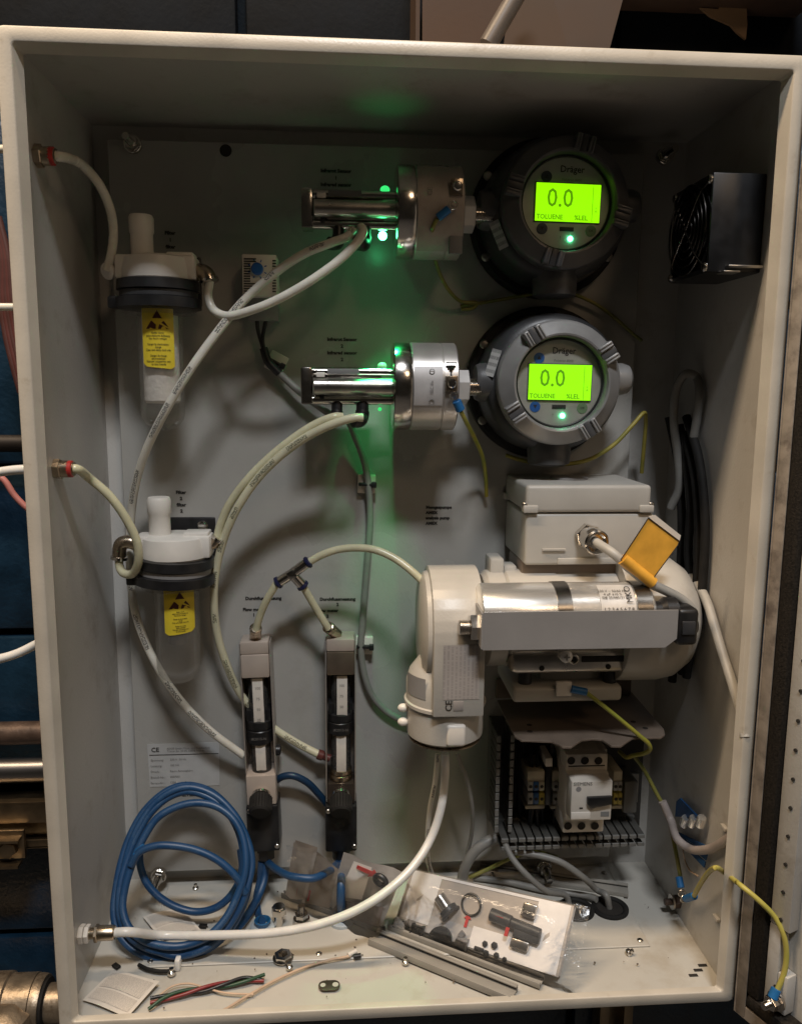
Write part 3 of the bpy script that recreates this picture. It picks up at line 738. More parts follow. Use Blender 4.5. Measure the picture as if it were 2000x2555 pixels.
# ================================================================== TEE
tc_ = pt(728, 1432, .050)
te = [pt(764, 1406, .050), pt(698, 1451, .048), pt(752, 1458, .047)]
tee = thing('tee_fitting', 'nickel tee fitting with dark blue rings above the flow meters', 'pipe fitting', tc_)
b = B()
for p in te: b.cyl(tc_.lerp(p, .0), p, 0.0052, seg=20, bev=.0004)
b.box(tc_, (0.0085, 0.0105, 0.0085), rot=Matrix.Rotation(R(-32), 3, 'Y'), bev=.001)
b.done('body', 'chrome', tee)
for p in te:
    a = (p - tc_).normalized(); B().lathe(p, a, [(.004, 0), (.0062, .0006), (.0064, .0030), (.0045, .0042)], 20).done('release_ring', 'ringnavy', tee)

# ================================================================== INFRARED SENSORS
def sensor(u, v, label, k):
    O = pt(u, v, 0.057); X = V((1, 0, 0)); F = V((0, -1, 0)); Z = V((0, 0, 1))
    t = thing('infrared_sensor', label, 'gas sensor', O, 'infrared gas sensors')
    def L(x, f, z): return O + X * x + F * f + Z * z
    b = B(); b.box(L(-.042, -.006, 0), (.064, .020, .028), bev=.002)
    for z in (-.0130, .0130): b.cyl(L(-.076, .006, z), L(0, .006, z), .0044, seg=20, bev=.0004)
    b.box(L(-.0800, .002, 0), (.0105, .024, .0345), bev=.0015)
    b.done('gas_cell', 'chrome', t)
    B().cyl(L(-.0735, .0135, -.0005), L(0, .0135, -.0005), .0079, seg=28, bev=.0006).done('cell_tube', 'steel', t)
    B().box(L(-.0670, .013, .0103), (.008, .006, .0045), bev=.0006).done('clip', 'white', t)
    B().box(L(-.0660, .010, -.0095), (.004, .006, .005), bev=.0005).done('clip', 'black', t)
    B().box(L(-.046, .0106, .0135), (.030, .0012, .005), bev=.0003).done('sticker', 'sticker', t)
    prof = [(0.012, 0), (.038, 0), (.0408, .0012), (.0412, .004), (.0412, .013), (.040, .0165)]
    B().lathe(L(0, 0, 0), X, prof, 56).done('collar', 'chrome', t)
    B().lathe(L(.0166, 0, 0), X, [(.040, 0), (.0412, .0008), (.0412, .0275), (.0405, .028), (.0405, .0286), (.0412, .0291), (.0412, .0415), (.0395, .0427)], 56).done('body', 'satin', t)
    # paper label wrapped round the body
    b = B(); n = 16; cols = []
    a0, a1_ = (-150, -35) if k == 2 else (-165, -20)
    for i in range(n + 1):
        a = R(a0 + (a1_ - a0) * i / n); r_ = .0416
        cols.append((b.bm.verts.new(O + X * .0175 + Z * (r_ * math.cos(a + R(90) + R(0))) * 1 + F * (-r_ * math.sin(a + R(90)) if False else r_ * abs(math.cos(a + R(90) - R(90)))) * 0 + V((0, 0, 0))), None))
    b.bm.free()
    b = B(); cols = []
    lo, hi = (-24, 26) if k == 2 else (-62, 58)
    for i in range(n + 1):
        a = R(lo + (hi - lo) * i / n)
        cols.append([b.bm.verts.new(O + X * x + F * (.0416 * math.cos(a)) + Z * (.0416 * math.sin(a))) for x in (.0180, .0438 if k == 2 else .0585)])
    for i in range(n): b._face([cols[i][0], cols[i][1], cols[i + 1][1], cols[i + 1][0]])
    lab = b.done('label', mat('shade_dulled_label', (.36, .31, .27), .5) if k == 1 else mat('silver_label', (0.50, 0.48, 0.47), .5, .2), t)  # upper sensor's label dulled in colour to match its shade
    if k == 2:
        for z, rr in ((.016, .0022), (-.016, .0022)): B().torus(L(.034, .0405 if z > 0 else .0405, z * .85), (0, -1, 0), rr, .0003, 20, 6).done('emblem', 'inkgrey', lab)
        text('IEC Ex', L(.034, .0424, 0), .0042, 'inkgrey', lab, roll=R(90))
        b = B()
        for i, wd in enumerate((.0095, .0068, .0036)): b.box(L(.0515, .0396, .0215 - i * .0026), (wd, .003, .0009))
        b.box(L(.0515, .0403, .0115), (.0010, .003, .0065)); b.done('earth_symbol', 'ink', t)
    else:
        text('CE', L(.028, .0420, .010), .006, 'inkgrey', lab, roll=R(90))
        B().box(L(.0525, .030, -.0305), (.012, .006, .020), bev=.0006).done('bar_code', 'sticker', t)
    # union nut and thread into the transmitter
    B().hexn(L(.0600, -.002, 0), L(.0735, -.002, 0), .0165).done('nut', 'zinc', t)
    B().thread(L(.0735, -.002, 0), L(.094, -.002, 0), .0085).done('thread', 'chrome', t)
    # earth screw
    p = L(.0515, .0405, .003 if k == 2 else .014)
    b = B(); b.box(p + F * .0015, (.011, .006, .014), bev=.0008); b.done('earth_clamp', 'brass', t)
    pan_head(p + F * .0046, F, .0042, 'chrome', t)
    # push-in fittings underneath
    for x, f, r_, nm in ((-.052, .016, .0058, 1), (-.028, .022, .0066, 2)):
        b = B(); b.cyl(L(x, .006, -.0150), L(x, .006 + .001, -.0235), r_ * .9, seg=18)
        b.tube(spline([L(x, .007, -.0235), L(x - .0008, .009, -.029), L(x - .004, f, -.0315), L(x - .009, f + .003, -.0315)], 6), r_, 16); b.done('push_in_fitting', 'black', t)
    # indicator lamps above and below
    B().sphere(L(-.0095, .004, .0190), .0044, (1, 1, .8)).done('indicator_lamp', 'ledtop' if k == 1 else 'ledoff', t)
    B().sphere(L(-.0115, .004, -.0215), .0040 if k == 1 else .0018, (1, 1, 1)).done('indicator_lamp', 'led' if k == 1 else 'ledtop', t)
    def green(loc, e, target, ang, blend=.6):
        l = bpy.data.lights.new('indicator_glow', 'SPOT'); l.energy = e; l.color = (0.02, 1.0, 0.22); l.shadow_soft_size = .003
        l.spot_size = R(ang); l.spot_blend = blend
        o = bpy.data.objects.new('indicator_glow', l); COL.objects.link(o); o.parent = t; WL[o] = V(loc); o.location = V(loc) - O
        o.rotation_euler = (V(target) - V(loc)).to_track_quat('-Z', 'Y').to_euler()
    green(L(-.0095, .004, .031), 0.012 if k == 1 else .008, L(-.005, .010, .2), 80, 1.0)
    green(L(-.0115, .002, -.027), 1.25 if k == 1 else 0.5, L(-.002, -.040, -.2), 38, 1.0)
    if k == 1: green(L(-.0115, .006, -.027), 2.6, L(-.004, .012, -.2), 30, 1.0)
    return t, O
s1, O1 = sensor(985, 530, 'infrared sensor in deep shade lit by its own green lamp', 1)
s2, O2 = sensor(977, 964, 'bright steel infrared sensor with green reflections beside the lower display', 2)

# ================================================================== TRANSMITTERS
def transmitter(cx, cz, label, k, roll, lug0):
    t = thing('gas_transmitter', label, 'gas transmitter', (cx, YP, cz), 'gas transmitters with lit displays')
    A = V((0, -1, 0)); O = V((cx, YP, cz))
    B().lathe(O, A, [(.0755, 0), (.0765, .002), (.0765, .013), (.074, .016), (.060, .018)], 64).done('base', 'rubber', t)
    B().lathe(O + A * .0165, A, [(.069, 0), (.0685, .016), (.0665, .030), (.0655, .042), (.0625, .0465), (.0570, .050)], 64).done('housing', 'darkgrey', t)
    fs = .0042 if k == 2 else .0055; dz = lambda x, z, h: O + A * h + V(((x + fs) * math.cos(roll) - z * math.sin(roll), 0, (x + fs) * math.sin(roll) + z * math.cos(roll)))
    # entries: left boss, right plug, bottom stub
    b = B(); b.lathe(O + A * .046, (-1, 0, 0), [(.020, .045), (.0185, .070), (.0165, .074), (.010, .075)], 32); b.done('entry', 'midgrey', t)
    pz = .004
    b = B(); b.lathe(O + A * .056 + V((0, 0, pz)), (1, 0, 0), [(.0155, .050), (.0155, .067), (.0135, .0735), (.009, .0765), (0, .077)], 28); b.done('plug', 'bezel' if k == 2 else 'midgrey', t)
    b = B(); b.lathe(O + A * .050, (0, 0, -1), [(.022, .050), (.0205, .078), (.016, .080)], 28); b.done('entry', 'midgrey', t)
    # screw-on bezel
    bez = B().lathe(O, A, [(.0570, .0655), (.0582, .068), (.0582, .0800), (.0575, .0820), (.0560, .0832), (.0452, .0922), (.0436, .0918), (.0425, .0880), (.0418, .0800)], 72, cap=False).done('bezel', 'bezel' if k == 2 else 'midgrey', t)  # upper unit: same bezel grey, darkened in colour for its shade
    pr = None
    for q in range(4):
        th = R(lug0 + 90 * q)
        er = V((math.cos(th), 0, math.sin(th))); et = V((-math.sin(th), 0, math.cos(th)))
        rot = Matrix((et, A, er)).transposed()
        for sgn in (-1, 1):
            b = B(); b.box(O + A * .0885 + er * .0505 + et * (.0062 * sgn), (.0056, .0112, .0145), rot=rot, bev=.0011)
            for g in (-1, 1): b.box(O + A * .0945 + er * .0505 + et * (.0062 * sgn + .0014 * g), (.0011, .0014, .0130), rot=rot, bev=.0003)
            b.done('lug', 'bezel' if k == 2 else 'midgrey', bez)
        b = B(); b.box(O + A * .0915 + er * .0505, (.0058, .0026, .0150), rot=rot, bev=.0004); b.done('notch', 'midgrey' if k == 2 else 'darkgrey', bez)
    # face
    B().lathe(O, A, [(0, .0800), (.0412, .0800)], 64, cap=False).done('face', 'face', t)
    B().torus(O + A * .0810, A, .0405, .0009, 64, 8).done('face_ring', 'black', t)
    rot = Matrix.Rotation(-roll, 3, 'Y')
    lx = -.0038
    b = B(); b.box(dz(lx, 0.0005, .0805), (.0610, .0010, .0345), rot=rot, bev=.0003); b.done('display_frame', 'darkgrey', t)
    lcd = B().box(dz(lx, 0.0005, .0815), (.0592, .0010, .0328), rot=rot).done('display', 'lcd', t)
    text('0.0', dz(lx - .0075, .0035, .0824), .0225, 'lcdink', lcd, roll=roll, sx=.90, bold=.00012)
    text('TOLUENE', dz(lx - .0165, -.0125, .0824), .0058, 'lcdfaint', lcd, roll=roll, sx=.95, bold=.00016)
    text('%LEL', dz(lx + .0125, -.0125, .0824), .0058, 'lcdfaint', lcd, roll=roll, sx=1.0, bold=.00016)
    b = B(); b.box(dz(lx + .0225, 0, .0822), (.0004, .0003, .0310), rot=rot); b.done('display_line', 'lcdfaint', lcd)
    text('+\nA', dz(lx + .0258, -.0050, .0824), .0036, 'lcdfaint', lcd, roll=roll, sp=.8)
    # printing and keys on the face
    text('Dräger', dz(-.001, .0295, .0803), .0082, 'ink', t, roll=roll, sx=.95, bold=.0001)
    text('Polytron 8000', dz(-.001, .0205, .0803), .0032, 'inkgrey', t, roll=roll)
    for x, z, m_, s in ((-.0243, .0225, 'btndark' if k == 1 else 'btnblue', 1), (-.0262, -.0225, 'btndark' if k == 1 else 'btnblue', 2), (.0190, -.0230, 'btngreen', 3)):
        B().lathe(dz(x, z, .0800), A, [(.0050, 0), (.0050, .0005), (0, .0007)], 24).done('key', m_, t)
        text('▲' if s == 1 else ('▼' if s == 2 else 'OK'), dz(x, z, .0809), .0042 if s < 3 else .0030, 'ink', t, roll=roll)
    b = B(); b.box(dz(-.0035, -.0222, .0803), (.0130, .0006, .0038), rot=rot, bev=.0002); b.done('window_slot', 'ink', t)
    text('!', dz(-.0090, -.0300, .0803), .0042, 'ink', t, roll=roll)
    B().sphere(dz(.0003, -.0305, .0806), .0023, (1, .8, 1)).done('status_lamp', 'ledface', t)
    B().lathe(O, A, [(0, .0885), (.0424, .0885)], 64, cap=False).done('window_pane', 'pane', t)
    # sticker on the housing side, base screws
    th = R(163 if k == 2 else 204); er = V((math.cos(th), 0, math.sin(th))); et = V((-math.sin(th), 0, math.cos(th)))
    c = O + er * .0625 + A * .0640
    nrm = (er * .60 + A * .80).normalized(); c = c + nrm * .001; et2 = et; ez = nrm.cross(et2)
    b = B(); hw, hh = .0050, .0130
    b.quad(c - ez * hw - et2 * hh, c + ez * hw - et2 * hh, c + ez * hw + et2 * hh, c - ez * hw + et2 * hh)
    b.done('sticker', 'sticker', t)
    for th in (148, 212, 30, 330):
        er = V((math.cos(R(th)), 0, math.sin(R(th)))); p = O + er * .0715 + A * .0155
        pan_head(p, A, .0046, 'steel', t)
    return t
transmitter(.1470, .7195, 'gas transmitter with shade-darkened bezel in the upper right with its tilted green display', 1, R(-1.0), 76)
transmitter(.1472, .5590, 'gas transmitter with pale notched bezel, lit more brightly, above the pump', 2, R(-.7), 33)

# ================================================================== THERMOSTAT
c, sz = fbox(604, 634, 690, 740, 0, .034)
th_ = thing('thermostat', 'small white slotted thermostat with a blue knob', 'thermostat', (c.x, YP, c.z - .04))
B().box(c, sz, bev=.0012).done('case', 'white', th_)
c2, s2_ = fbox(620, 740, 694, 800, 0, .022); B().box(c2, s2_, bev=.0008).done('terminal_block', 'termgrey', th_)
sp_ = None
for i in range(15):
    v = 645 + i * 6.2
    wid = .0115 if (i < 2 or i > 9) else .0060
    p = pt(606, v, .0343) + V((wid / 2 + .0008, 0, 0))
    b = B().box(p, (wid, .0006, .0011)).done('slot', 'dark', th_)
for i in range(12):
    p = pt(684, 650 + i * 7.0, .0343); B().box(p, (.0035, .0006, .0011)).done('slot', 'dark', th_)
kn = pt(642, 671, .034); B().lathe(kn, (0, -1, 0), [(.0058, 0), (.0056, .004), (.0045, .005), (0, .005)], 24).done('knob', 'blueknob', th_)
for k in range(8):
    a = R(45 * k + 20); B().box(kn + V((math.cos(a) * .0082, -.0002, math.sin(a) * .0082)), (.0022, .0005, .0009), rot=Matrix.Rotation(-a, 3, 'Y')).done('scale_mark', 'blueknob', th_)
tube_thing('black_lead', 'left black lead below the thermostat terminals', 'cable', [(640, 788, .018), (643, 822, .016), (652, 855, .014), (660, 885, .014)], .0019, 'black')
tube_thing('black_lead', 'right black lead below the thermostat terminals', 'cable', [(667, 788, .018), (660, 815, .016), (655, 850, .015), (663, 885, .016)], .0019, 'black')
tube_thing('sleeved_cable', 'cable in black sleeve running from thermostat behind the lit sensor', 'cable', [(657, 868, .014), (668, 900, .014), (697, 932, .013)], .0042, 'black')
tube_thing('grey_cable', 'short grey cable emerging from the black sleeve beside the lit sensor', 'cable', [(690, 924, .013), (712, 945, .013), (745, 975, .014), (790, 1010, .014), (840, 1045, .012)], .0036, 'grey_cable')
def clip(u, v, lab, roll):
    p = pt(u, v, 0); t = thing('cable_tie_mount', lab, 'cable tie mount', p, 'white cable tie mounts')
    rot = Matrix.Rotation(roll, 3, 'Y')
    B().box(p + V((0, -.003, 0)), (.0185, .006, .0195), rot=rot, bev=.0012).done('base', 'white', t)
    b = B(); b.box(p + V((0, -.0092, 0)) , (.017, .0062, .0035), rot=rot, bev=.0012); b.box(p + rot @ V((.0075, -.0105, 0)), (.005, .006, .006), rot=rot, bev=.0008)
    b.done('cable_tie', 'black', t)
clip(690, 905, 'white cable tie mount under the thermostat', R(28))
clip(914, 1206, 'white cable tie mount below the lit sensor', R(2))
clip(908, 1607, 'white cable tie mount beside the second flow meter', R(2))
tube_thing('grey_cable', 'dark grey cable hanging from the lit sensor past two white mounts', 'cable', [(870, 1050, .014), (888, 1095, .012), (908, 1150, .010), (918, 1205, .009), (923, 1290, .006), (918, 1380, .006), (910, 1480, .006), (904, 1560, .008), (900, 1608, .009), (908, 1680, .008), (928, 1735, .007), (962, 1774, .006), (1010, 1800, .006), (1050, 1808, .005)], .0036, 'grey_cable')

# ================================================================== FAN on the right wall
fx0, fx1, fy0, fy1 = .2525, .2982, .046, .126
fz1 = wl(1905, 437, .2985).z; fz0 = fz1 - .080
fan = thing('axial_fan', 'black square fan with wire guard on the right wall', 'fan', (.298, (fy0 + fy1) / 2, fz0))
b = B(); fw = .004
b.box(((fx0 + fx1) / 2, fy0 + fw / 2, (fz0 + fz1) / 2), (fx1 - fx0, fw, fz1 - fz0), bev=.001)
b.box(((fx0 + fx1) / 2, fy1 - fw / 2, (fz0 + fz1) / 2), (fx1 - fx0, fw, fz1 - fz0), bev=.001)
b.box(((fx0 + fx1) / 2, (fy0 + fy1) / 2, fz1 - fw / 2), (fx1 - fx0, fy1 - fy0 - 2 * fw, fw)); b.box(((fx0 + fx1) / 2, (fy0 + fy1) / 2, fz0 + fw / 2), (fx1 - fx0, fy1 - fy0 - 2 * fw, fw))
fc = V(((fx0 + fx1) / 2, (fy0 + fy1) / 2, (fz0 + fz1) / 2))
b.lathe(V((fx0 + .0005, fc.y, fc.z)), (1, 0, 0), [(.0385, 0), (.0395, .004), (.0395, .04), (.0385, .0405), (.0375, .040), (.0375, .003)], 40, cap=False)
b.done('frame', 'black', fan)
b = B(); b.lathe(V((fx0 + .006, fc.y, fc.z)), (1, 0, 0), [(0, 0), (.015, .0006), (.017, .003), (.017, .034)], 28); b.done('hub', 'black', fan)
for k in range(7):
    a = R(360 / 7 * k); d1 = V((0, math.cos(a), math.sin(a))); d2 = V((0, math.cos(a + .62), math.sin(a + .62)))
    c0 = V((fx0, fc.y, fc.z))
    b = B(); b.quad(c0 + d1 * .0165 + V((.010, 0, 0)), c0 + d1 * .036 + V((.010, 0, 0)), c0 + d2 * .036 + V((.028, 0, 0)), c0 + d2 * .0165 + V((.028, 0, 0)), 3, 3); b.done('blade', 'black', fan)
for rr in (.010, .017, .024, .031, .038):
    B().torus(V((fx0 - .0035, fc.y, fc.z)), (1, 0, 0), rr, .00085, 44, 8).done('guard_ring', 'guard', fan)
for a in (45, 135):
    d = V((0, math.cos(R(a)), math.sin(R(a)))); c0 = V((fx0 - .0048, fc.y, fc.z))
    B().tube(spline([c0 - d * .050 + V((.004, 0, 0)), c0 - d * .036, c0, c0 + d * .036, c0 + d * .050 + V((.004, 0, 0))], 4), .0009, 8).done('guard_wire', 'guard', fan)
for sy, sz_ in ((fy0 + .0045, fz0 + .0045), (fy0 + .0045, fz1 - .0045), (fy1 - .0045, fz0 + .0045), (fy1 - .0045, fz1 - .0045)):
    pan_head(V((fx0 - .0002, sy, sz_)), (-1, 0, 0), .0042, 'chrome', fan)
b = B(); b.box((fx0 + .030, fy0 - .0035, fz0 + .004), (.030, .006, .0025), bev=.0006); b.box((fx0 + .017, fy0 - .002, fz0 - .0006), (.014, .014, .0015), bev=.0004); b.done('mount_tab', 'steel', fan)

# ================================================================== PUMP
PB = pt(1330, 1755, .02)
pump = thing('sample_pump', 'large off-white diaphragm pump with motor, terminal box and pump head', 'pump', (.15, .115, .225))
# terminal box
c, sz = fbox(1310, 1281, 1628, 1410, .003, .098)
B().box(c, sz, bev=.003, seg=3).done('terminal_box', 'boxgrey', pump)
cl, sl_ = fbox(1311, 1211, 1626, 1279, .002, .100)
lid = B().box(cl, (sl_.x * .99, sl_.y, sl_.z), bev=.0035, seg=3).done('terminal_box_lid', 'boxgrey', pump)
b = B()
for sx_ in (-1, 1):
    for yy in (-1, 1):
        b.box(cl + V((sx_ * (sl_.x / 2 - .005), yy * (sl_.y / 2 - .004), -sl_.z / 2 + .0035)), (.014, .012, .007), bev=.0012)
b.done('lid_corner', 'boxgrey', lid)
for sx_ in (-1, 1): pan_head(cl + V((sx_ * (sl_.x / 2 + .000), -(sl_.y / 2 - .0035), -sl_.z / 2 + .0072)), (0, 0, 1), .0038, 'steel', lid)
B().lathe((cl.x - .004, cl.y + .008, cl.z + sl_.z / 2 - .0002), (0, 0, 1), [(.019, 0), (.019, .0016), (.0178, .0022), (0, .0022)], 36).done('blind_cap', 'panelgrey', lid)
B().box(c + V((-.034, -sz.y / 2 - .001, -sz.z / 2 + .0155)), (.022, .003, .0015)).done('moulded_ledge', 'boxgrey', pump)
B().box(c + V((.006, -sz.y / 2 - .0008, -sz.z / 2 + .0042)), (.072, .003, .006), bev=.0008).done('moulded_rib', 'boxgrey', pump)
# neck under the box
cn, sn = fbox(1300, 1408, 1570, 1450, .030, .090); B().box(cn + V((0, 0, -.004)), (sn.x, sn.y, sn.z + .014), bev=.003).done('box_neck', 'shelfgrey', pump)
# cable gland on the box
g0 = pt(1462, 1335, .098); ga = V((.10, -1, -.10)).normalized()
gl_ = B().hexn(g0, g0 + ga * .007, .0122).done('cable_gland', 'chrome', pump)
B().lathe(g0 + ga * .007, ga, [(.0105, 0), (.0105, .010), (.0118, .0105), (.0118, .018), (.0105, .0195), (.0088, .0195), (.0070, .0150)], 28).done('gland_cap', 'chrome', pump)
B().lathe(g0 + ga * .0262, ga, [(0, -.006), (.0088, -.0055)], 24, cap=False).done('gland_seal', 'rubber', pump)
# motor body and fan cover
my, mz, mr = .116, .3325, .0615
B().lathe((.098, my, mz), (1, 0, 0), [(.044, 0), (.0475, .003), (.0475, .108)], 64).done('motor_body', 'offwhite', pump)
B().lathe((.2065, my, mz), (1, 0, 0), [(mr, 0), (mr + .001, .002), (mr + .001, .040), (mr - .002, .055), (mr - .012, .069), (mr - .028, .079), (0, .083)], 64).done('fan_cover', 'offwhite', pump)
# flange between head and motor, with lugs
B().lathe((.078, my, mz), (1, 0, 0), [(.042, 0), (.0465, .004), (.0465, .020)], 56).done('motor_flange', 'offwhite', pump)
c, sz = fbox(1222, 1394, 1258, 1452, .055, .085); B().box(c, sz, bev=.003).done('flange_lug', 'boxgrey', pump)
c, sz = fbox(1256, 1412, 1290, 1452, .060, .082); B().box(c, sz, bev=.003).done('flange_lug', 'boxgrey', pump)
# underside rail with screws, slots and feet
c, sz = fbox(1272, 1618, 1590, 1684, .05, .124); B().box(c, sz, bev=.008, seg=3).done('mount_rail', 'steel', pump)
cr = c; 
for (u, v) in ((1351, 1668), (1517, 1664), (1430, 1645)): B().lathe(pt(u, v, .1245), (0, -1, 0), [(0, .0), (.0026, 0)], 14, cap=False).done('rail_hole', 'dark', pump)
B().torus(pt(1430, 1645, .125), (0, -1, 0), .0042, .0012, 22, 8).done('boss', 'steel', pump)
b = B(); b.box(pt(1505, 1644, .1240), (.042, .002, .006), bev=.0008); b.done('rail_slot', 'dark', pump)
for (u, v) in ((1405, 1630), (1586, 1629)):
    p = pt(u, v, .122); b = B(); b.cyl(p, p + V((0, -.008, 0)), .0062, seg=20); b.lathe(p + V((0, -.008, 0)), (0, -1, 0), [(.0062, 0), (.0058, .0026), (.0035, .0038), (0, .004)], 22)
    sc = b.done('screw', 'zinc', pump)
    b = B(); b.box(p + V((0, -.0120, 0)), (.0058, .0008, .0012)); b.box(p + V((0, -.0121, 0)), (.0012, .0008, .0058)); b.done('cross_slot', 'steel', sc)
c, sz = fbox(1255, 1600, 1330, 1690, .05, .112); B().lathe(c + V((0, .0, .004)), (1, 0, 0), [(.0, -.017), (.018, -.016), (.021, 0), (.019, .016), (0, .017)], 24).done('motor_foot_boss', 'offwhite', pump)
c, sz = fbox(1280, 1715, 1552, 1753, .030, .112); B().box(c, sz, bev=.004, seg=3).done('base_foot', 'offwhite', pump)
c, sz = fbox(1345, 1668, 1500, 1722, .04, .090); B().box(c, sz, bev=.003).done('base_web', 'boxgrey', pump)
for (u, v) in ((1308, 1690), (1518, 1690)):
    p = pt(u, 1722, .098); b = B(); b.cyl(p, p + V((0, 0, .006)), .0105, seg=24, bev=.0008); b.cyl(p + V((0, 0, .006)), p + V((0, 0, .024)), .0066, seg=20, bev=.0006); b.done('bolt', 'darkgrey', pump)
# pump head: drum turning into a flat fronted column
hx0, hx1 = pt(1082, 1600, .145).x, pt(1211, 1600, .145).x
hcx = (hx0 + hx1) / 2; hw_ = hx1 - hx0; zt_ = pt(1150, 1414, .09).z; zb_ = pt(1150, 1790, .145).z
hy, hr = .108, .0580; hz = zt_ - hr
arc = [(hy - hr * math.sin(R(a)), hz + hr * math.cos(R(a))) for a in range(-60, 91, 10)]
prof = [(hy + .050, zb_)] + arc + [(hy - hr, zb_)]
b = B(); b.prism([V((hx0, y, z)) for y, z in prof], (hw_, 0, 0), bev=.0016); b.done('head_column', 'offwhite', pump, angle=25)
B().lathe((hx0 - .0002, hy, hz), (-1, 0, 0), [(.053, 0), (.0515, .004), (.044, .0075), (.0, .008)], 48).done('head_cover', 'offwhite', pump)
hf = hy - hr
c = V((hcx + .002, hf - .0004, pt(1150, 1678, .145).z)); hh = .0255
b = B(); b.quad(c + V((-.0165, 0, -hh)), c + V((.0165, 0, -hh)), c + V((.0165, 0, hh)), c + V((-.0165, 0, hh)))
for f in b.bm.faces:
    for l, q in zip(f.loops, ((0, 0), (0, 1), (1, 1), (1, 0))): l[b.uv].uv = (q[0], q[1])
b.done('type_label', 'typelabel', pump, loc=c)
text('CE', wy(1120, 1762, hf - .0006), .0085, 'ink', pump, roll=R(90), bold=.0001)
b = B(); b.box(wy(1143, 1762, hf - .0004), (.009, .0006, .009), bev=.0002); b.done('approval_mark', 'typelabel', pump)
# round foot of the pump head: domed bottle with cap band and cup
bx = (wy(1011, 1800, .09).x + wy(1207, 1800, .09).x) / 2; by = .092; br_ = .0372
zd = wy(1060, 1615, .09).z; zbnd = wy(1107, 1776, .09 - .036).z; zend = wy(1107, 1868, .09 - .036).z
B().lathe((bx, by, zbnd), (0, 0, 1), [(br_, 0), (br_, zd - zbnd - .032), (br_ - .003, zd - zbnd - .022), (br_ - .012, zd - zbnd - .010), (.012, zd - zbnd), (0, zd - zbnd + .001)], 56).done('dome', 'offwhite', pump)
B().lathe((bx, by, zbnd - .0052), (0, 0, 1), [(br_, 0), (br_ + .0018, .001), (br_ + .0018, .004), (br_, .005)], 56).done('band', 'offwhite', pump)
B().lathe((bx, by, zend - .003), (0, 0, 1), [(br_ - .006, 0), (br_ - .001, .004), (br_ - .0006, .009), (br_ - .0006, zbnd - .0055 - zend + .003)], 56).done('cup', 'offwhite', pump)
c = V((bx + .006, by - br_ + .002, (zend + wy(1122, 1816, .055).z) / 2 + .002))
b = B(); b.box(c, (.018, .008, .021), bev=.003, seg=3); b.done('outlet_block', 'white', pump)
# little window on the dome
b = B(); cols = []
for i in range(7):
    a = R(-168 + i * 7); cols.append([b.bm.verts.new((bx + (br_ + .0004) * math.cos(a), by + (br_ + .0004) * math.sin(a), z)) for z in (zbnd + .008, zbnd + .028)])
for i in range(6): b._face([cols[i][0], cols[i + 1][0], cols[i + 1][1], cols[i][1]])
b.done('sight_window', 'panelgrey', pump)
B().lathe((bx, by, zend - .0052), (0, 0, 1), [(.0335, 0), (.0345, .0005), (.0345, .0018)], 48).done('drain_ring', 'brass', pump)
B().cyl((pt(1110, 1884, .085).x, YP - .085, zend - .018), (pt(1110, 1884, .085).x, YP - .085, zend - .004), .006, seg=20).done('outlet_nipple', 'tubew', pump)
for z in (.026, .012): B().sphere((bx - br_ - .003, by - .004, zend + z), .0042, (1.3, 1, 1)).done('side_screw', 'white', pump)

# ---- motor capacitor in its bracket
cy = .058
L0, L1 = wy(1192, 1490, cy).x, wy(1622, 1490, cy).x
cz = (wy(1400, 1456, cy).z) - .0280; cr_ = .0285
cap = thing('motor_capacitor', 'bright aluminium capacitor can with two clamp bands before the motor', 'capacitor', ((L0 + L1) / 2, cy, cz - cr_))
can = B().lathe((L0, cy, cz), (1, 0, 0), [(cr_ - .003, 0), (cr_ - .0004, .0015), (cr_, .004), (cr_, L1 - L0 - .010), (cr_ - .004, L1 - L0 - .003), (cr_ - .010, L1 - L0)], 64).done('can', 'alu', cap)
for u0, u1 in ((1374, 1410), (1566, 1604)):
    x0, x1 = wy(u0, 1490, cy).x, wy(u1, 1490, cy).x
    B().lathe((x0, cy, cz), (1, 0, 0), [(cr_ + .0002, 0), (cr_ + .0009, .0002), (cr_ + .0009, x1 - x0 - .0002), (cr_ + .0002, x1 - x0)], 64, cap=False).done('clamp_band', 'band', cap)
b = B(); cols = []
for i in range(13):
    a = R(14 + 62 * i / 12); cols.append([b.bm.verts.new((wy(u_, 1490, cy).x, cy - (cr_ + .0003) * math.cos(a), cz + (cr_ + .0003) * math.sin(a))) for u_ in (1478, 1562)])
for i in range(12): b._face([cols[i][0], cols[i][1], cols[i + 1][1], cols[i + 1][0]])
b.done('can_label', mat('pale_can_label', (.62, .59, .55), .35, .2), cap)
def can_text(s, u, ang, size, sx=1.0, roll=0):
    a = R(ang); n = V((0, -math.cos(a), math.sin(a))); up = V((0, math.sin(a), math.cos(a)))
    text(s, V((wy(u, 1490, cy).x, cy, cz)) + n * (cr_ + .0009), size, 'ink', cap, basis=Matrix((V((1, 0, 0)), up, n)).transposed(), sx=sx, roll=roll)
can_text('MKO', 1548, 50, .0080, roll=R(90)); can_text('230 V ~ 50/60 Hz\n4 µF ±10 %\nDB 25/085/21', 1510, 50, .0036); can_text('1 2 3 4 5 6 7 8', 1520, 22, .0042, 1.1)
b = B(); g = V((L0, cy - .012, cz - .008)); a = V((-1, 0, 0)); b.hexn(g, g + a * .009, .0125); b.done('nut', 'chrome', cap)
B().thread(g + a * .009, g + a * .0185, .0068).done('thread', 'steel', cap)
B().hexn(g + a * .0, g + a * -.001, .0135).done('washer', 'steel', cap)
